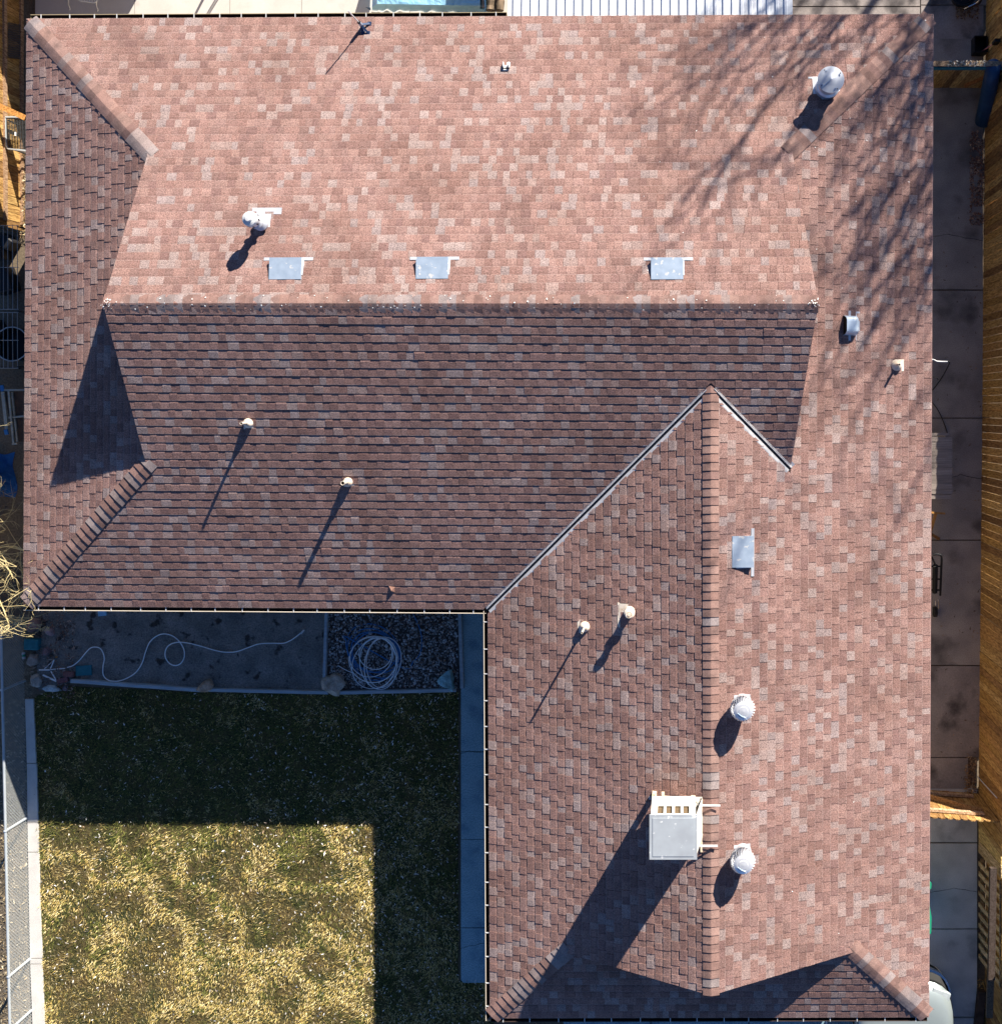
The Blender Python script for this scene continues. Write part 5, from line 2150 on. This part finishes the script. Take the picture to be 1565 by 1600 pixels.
# ------------------------------------------------------------------ west side
A0, B0 = W(33.5, -160, 0), W(35.5, 352, 0)
t = thing('board_fence', 'low west board fence lit by the sun beside the house', 'fence', (A0 + B0) / 2)
d, nrm = board_fence(t, A0, B0, 1.5, seed=15, bw=.15)
for zz in (.07, .60, 1.2):
    mb = MB()
    mb.beam(A0 + Vector((.03, 0, zz)), B0 + Vector((.03, 0, zz)), .045, .085, col=(.45, .30, .19))
    mb.build('rail', M['fence'], t)
for s in (2.0, 4.2, 6.0):
    mb = MB()
    p = A0 + d * s
    mb.box((p.x - .06, p.y, .8), (.09, .09, 1.6), col=(.4, .28, .17))
    mb.build('post', M['fence'], t)
mb = MB()
mb.beam(W(-6, 163, .95), W(40, 184, .85), .10, .05, col=(.75, .36, .10))
tag(mb.build('prop_beam', M['fence']), 'orange timber prop running from the west fence to the eave', 'timber')


def wire_grid(mb, o, ux, uy, nx_, ny_, r_):
    for i in range(nx_ + 1):
        mb.tube([o + ux * i / nx_, o + ux * i / nx_ + uy], r_, 4)
    for j in range(ny_ + 1):
        mb.tube([o + uy * j / ny_, o + ux + uy * j / ny_], r_, 4)


t = thing('wire_rack', 'black wire rack leaning on the west board fence', 'rack', W(25, 62, 0))
mb = MB()
o0 = W(12.5, 35, .50)
wire_grid(mb, o0, W(12.5, 89, .50) - o0, W(33, 39, .08) - o0, 16, 14, .0055)
mb.build('grid', M['darkmesh'], t)
t = thing('wire_table', 'dark mesh garden table with a rounded corner by the west eave', 'table', W(30, 208, 0))
zt_ = .62
mb = MB()
mb.tube(smooth_path([W(48, 184, zt_), W(12, 183, zt_), W(8.5, 187, zt_), W(9.5, 222, zt_), W(12, 231, zt_), W(20, 233, zt_), W(50, 237, zt_)], 4), .022, 6)
mb.build('frame', M['rail'], t)
mb = MB()
o0 = W(10, 185, zt_)
wire_grid(mb, o0, W(48, 186, zt_) - o0, W(11, 232, zt_) - o0, 9, 24, .007)
mb.build('mesh_top', M['darkmesh'], t)
mb = MB()
mb.box(W(24, 209, zt_ + .02), (.02, .07, .02))
mb.build('tag', M['hosewhite'], t)
for x, y in ((13, 188), (14, 230), (46, 188), (46, 232)):
    mb = MB()
    p = W(x, y, zt_)
    mb.tube([p, Vector((p.x, p.y, .01))], .016, 6)
    mb.build('leg', M['darkmesh'], t)

t = thing('wire_shelf', 'stacked dark wire shelving in the shade of the west eave', 'shelf', W(15, 470, 0))
for y0, y1 in ((352, 483), (488, 575)):
    mb = MB()
    for x in (-6, -1, 5, 12, 19.5, 27):
        mb.tube([W(x, y0, .75), W(x + .5, y1, .75)], .006, 5)
    for y in (y0, (y0 + y1) / 2, y1):
        mb.tube([W(-8, y, .74), W(29, y, .74)], .006, 5)
    mb.build('shelf', M['galvwire'], t)
for x, y in ((-7, 354), (28, 354), (-7, 573), (28, 573), (28, 486)):
    mb = MB()
    p = W(x, y, .76)
    mb.tube([p, Vector((p.x, p.y, 0))], .014, 6)
    mb.build('leg', M['darkmesh'], t)
mb = MB()
for i, (x, y, s_) in enumerate(((6, 390, .30), (16, 440, .34), (4, 520, .3), (20, 380, .22))):
    mb = MB()
    mb.box((0, 0, .16), (s_, s_ * 1.4, .32), Matrix.Rotation(.3 * i, 3, 'Z'))
    ob = mb.build('storage_box', M['black'])
    ob.location = W(x, y, 0)
    bv = ob.modifiers.new('bevel', 'BEVEL')
    bv.width = .02
    tag(ob, 'black storage box under the dark wire shelving', 'box', 'black boxes under the wire shelving')

t = thing('barrel_planter', 'black round barrel with pale rim by the west eave', 'barrel', W(45.5, 540, 0))
rb = 27 * U * (CZ - .55) / (HP * U) * 1.0
mb = MB()
mb.lathe([(rb * .85, .0), (rb, .55), (rb * .96, .55), (rb * .9, .30), (.001, .30)], 40)
mb.build('barrel', M['black'], t, local=True)
mb = MB()
mb.lathe([(rb * .955, .545), (rb * .955, .565), (rb * 1.005, .565), (rb * 1.005, .545)], 40, wob=lambda a, z: 1 + .01 * math.sin(a * 14))
mb.build('rim', M['rail'], t, local=True)

t = thing('old_window', 'old wooden window sash leaning by the west eave', 'window sash', W(18, 650, 0))
mb = MB()
mb.beam(W(4.5, 612, .50), W(10.5, 670, .45), .06, .03)
mb.beam(W(13.5, 609, .52), W(21.5, 694, .40), .035, .03)
mb.beam(W(3, 609.5, .52), W(40, 609, .52), .03, .03)
mb.beam(W(14, 652.5, .45), W(40, 650, .45), .035, .03)
mb.beam(W(19, 694, .40), W(27, 693, .40), .03, .03)
mb.beam(W(19, 612, .48), W(27, 690, .38), .03, .03)
mb.build('frame', M['stripgrey'], t)
mb = MB()
mb.add([W(6, 612, .46), W(36, 612, .46), W(36, 690, .36), W(22, 690, .36)], [(0, 1, 2, 3)])
mb.build('pane', M['darkwood'], t)
mb = MB()
mb.beam(W(2.5, 602, .52), W(4.5, 611, .52), .065, .032)
mb.beam(W(9, 671, .45), W(11, 679, .44), .065, .032)
mb.build('tape', M['hoseblue'], t)

# crumpled blue tarp on the ground
t = thing('crumpled_tarp', 'crumpled dark blue tarp heaped by the west eave', 'tarp', W(0, 745, 0))
mb = MB()
nx_ = 26
rows = []
for j in range(nx_ + 1):
    row = []
    for i in range(nx_ + 1):
        u, v = i / nx_ * 2 - 1, j / nx_ * 2 - 1
        e = max(0, 1 - (u * u + v * v) ** .5)
        h_ = (.30 * min(1, e * 3)) * (.5 + .9 * abs(noise.noise(Vector((u * 2.4, v * 2.4, 4)))) + .35 * abs(noise.noise(Vector((u * 6, v * 6, 7)))))
        k_ = 1 + .25 * noise.noise(Vector((u, v, 2)))
        row.append(W(-6 + u * 30 * k_, 742 + v * 36 * k_, 0) + Vector((0, 0, .012 + h_)))
    rows.append(row)
P = [p for r_ in rows for p in r_]
mb.add(P, [(j * (nx_ + 1) + i, j * (nx_ + 1) + i + 1, (j + 1) * (nx_ + 1) + i + 1, (j + 1) * (nx_ + 1) + i) for j in range(nx_) for i in range(nx_)])
mb.build('sheet', mat('tarp_fold', (.02, .13, .36), (.015, .09, .26), rough=.35), t)
twig_bush('dry_shrub', 'leafless brown shrub between crumpled tarp and west eave', W(8, 795, 0), 14, .7, 1.0, M['drytwig'], 31)
twig_bush('yellow_shrub', 'bare yellow twigged shrub by the west eave, north of its twin', W(-66, 850, 0), 20, 2.6, .25, M['twig'], 41, lean=(.45, -.02), r0=.02, depth=4, xmax=-11.12, ymin=-3.9, group='yellow twigged shrubs')
twig_bush('yellow_shrub', 'bare yellow twigged shrub by the house corner, south of its twin', W(-66, 918, 0), 20, 2.6, .25, M['twig'], 47, lean=(.45, -.06), r0=.02, depth=4, xmax=-11.12, ymin=-3.9, group='yellow twigged shrubs')
twig_bush('dry_shrub', 'leafless grey shrub under the yellow twigged shrubs', W(22, 915, 0), 14, .6, 1.1, M['drytwig'], 51)

# chain link fence
t = thing('chain_link_fence', 'low chain link fence with pale top rail along the west edge', 'fence', W(30, 1300, 0))
FHc = .72
Atop, Btop = W(1.5, 978, FHc), W(17, 1680, FHc)
mb = MB()
mb.tube([lerp(Atop, Btop, i / 10) for i in range(11)], .024, 10)
mb.build('top_rail', M['rail'], t)
for y in (1078, 1299, 1526.5, 1610):
    f = (y - 978) / 702.0
    p = lerp(Atop, Btop, f)
    p = Vector((p.x, p.y, 0))
    top_y = p
    mb = MB()
    mb.tube([p, p + Vector((0, 0, FHc + .01))], .026, 10)
    mb.lathe([(.032, FHc - .01), (.032, FHc + .02), (.001, FHc + .035)], 10, Matrix.Translation(p))
    mb.build('post', M['rail'], t)
mb = MB()
Lf = (Btop - Atop).length
df = (Btop - Atop).normalized()
step = .062
s = -FHc
while s < Lf:
    for sg in (1, -1):
        a0_, a1_ = (s, s + FHc * 1.0)
        zz0, zz1 = (.03, FHc) if sg == 1 else (FHc, .03)
        aa, bb = max(0, a0_), min(Lf, a1_)
        if bb > aa:
            za = zz0 + (zz1 - zz0) * (aa - a0_) / (a1_ - a0_)
            zb_ = zz0 + (zz1 - zz0) * (bb - a0_) / (a1_ - a0_)
            pa, pb = Atop + df * aa, Atop + df * bb
            off = .003 * sg
            mb.tube([Vector((pa.x + off, pa.y, za)), Vector((pb.x + off, pb.y, zb_))], .0028, 4, caps=False)
    s += step
mb.build('wire_mesh', M['galvwire'], t)

# ------------------------------------------------------------------ bare tree in the yard to the north east
def bare_tree(label, base, h, seed, spread=.8):
    rr = random.Random(seed)
    t = thing('bare_tree', label, 'tree', base)
    tk, cr = MB(), MB()

    def grow(p, d, L, r, dep, mbx):
        n_ = 5
        pts, rs = [p], [r]
        q, dd = p.copy(), d.copy()
        for i in range(n_):
            dd = (dd + Vector((rr.gauss(0, .09), rr.gauss(0, .09), .05 + rr.gauss(0, .05)))).normalized()
            if q.z > h - 1.6:
                dd.z *= max(0.0, (h - q.z) / 1.6)
                dd.normalize()
            q = q + dd * L / n_
            pts.append(q.copy())
            rs.append(r * (1 - .42 * (i + 1) / n_))
        mbx.tube(pts, rs, 8 if dep > 4 else (5 if dep > 2 else 3), caps=False)
        if dep == 0:
            return
        kids = 6 if dep == 7 else (3 if dep > 4 else rr.choice((2, 2, 3)))
        a0 = rr.uniform(0, 6.28)
        for k_ in range(kids):
            if dep <= 4 and k_ > 0 and rr.random() < .20:
                continue
            f = 1.0 if k_ == 0 else rr.uniform(.45, .95)
            i = max(1, min(n_, int(round(f * n_))))
            a = a0 + 6.28 * k_ / kids + rr.uniform(-.5, .5)
            sp = spread * (.35 if k_ == 0 else 1.0) * (1.35 if dep == 7 else 1.0) * rr.uniform(.75, 1.25)
            side = Vector((math.cos(a), math.sin(a), rr.uniform(-.1, .3)))
            nd = (dd + side * sp).normalized()
            grow(pts[i], nd, L * (1.4 if dep == 7 else 1.0) * (rr.uniform(.78, .9) if k_ == 0 else rr.uniform(.66, .88)), max(.018, rs[i] * (.95 if k_ == 0 else .74)), dep - 1, cr)
    grow(base, Vector((0, 0, 1)), 2.4, .33, 7, tk)
    tk.build('trunk', M['bark'], t)
    cr.build('crown', M['bark'], t)
    return t


bare_tree('tall bare leafless tree beyond the north east corner, its branches shading the roof', PL(2150, -815, 0), 11.3, 5)

# ------------------------------------------------------------------ camera, light, sky
cam = bpy.data.cameras.new('camera')
co = bpy.data.objects.new('camera', cam)
C.objects.link(co)
co.location = (0, 0, CZ)
cam.sensor_fit = 'HORIZONTAL'
cam.sensor_width = 36
cam.lens = 36 * HP / 1565
cam.shift_x = -(NX - 782.5) / 1565
cam.shift_y = -(800 - NY) / 1565
cam.clip_start = .1
cam.clip_end = 2000
SC.camera = co

SUN = Vector((1.12, 1.99, 1.0)).normalized()
el = math.asin(SUN.z)
az = math.atan2(SUN.x, SUN.y)
sd = bpy.data.lights.new('sun', 'SUN')
so = bpy.data.objects.new('sun', sd)
C.objects.link(so)
so.location = SUN * 60
so.rotation_euler = SUN.to_track_quat('Z', 'Y').to_euler()
sd.energy = 5.0
sd.angle = math.radians(.48)
sd.color = (1.0, .92, .80)
w = bpy.data.worlds.new('World')
SC.world = w
w.use_nodes = True
nt = w.node_tree
sk = nt.nodes.new('ShaderNodeTexSky')
sk.sky_type = 'NISHITA'
sk.sun_disc = False
sk.sun_elevation = el
sk.sun_rotation = az
sk.altitude = 1600
sk.ozone_density = 6.0
sk.air_density = .7
sk.dust_density = .3
bg = nt.nodes['Background']
bg.inputs['Strength'].default_value = .06
nt.links.new(sk.outputs[0], bg.inputs['Color'])
SC.view_settings.view_transform = 'Standard'
SC.view_settings.look = 'None'
SC.view_settings.exposure = 1.35
SC.view_settings.gamma = 1.0
SC.view_settings.use_curve_mapping = False
SC.cycles.use_denoising = True
SC.cycles.max_bounces = 6
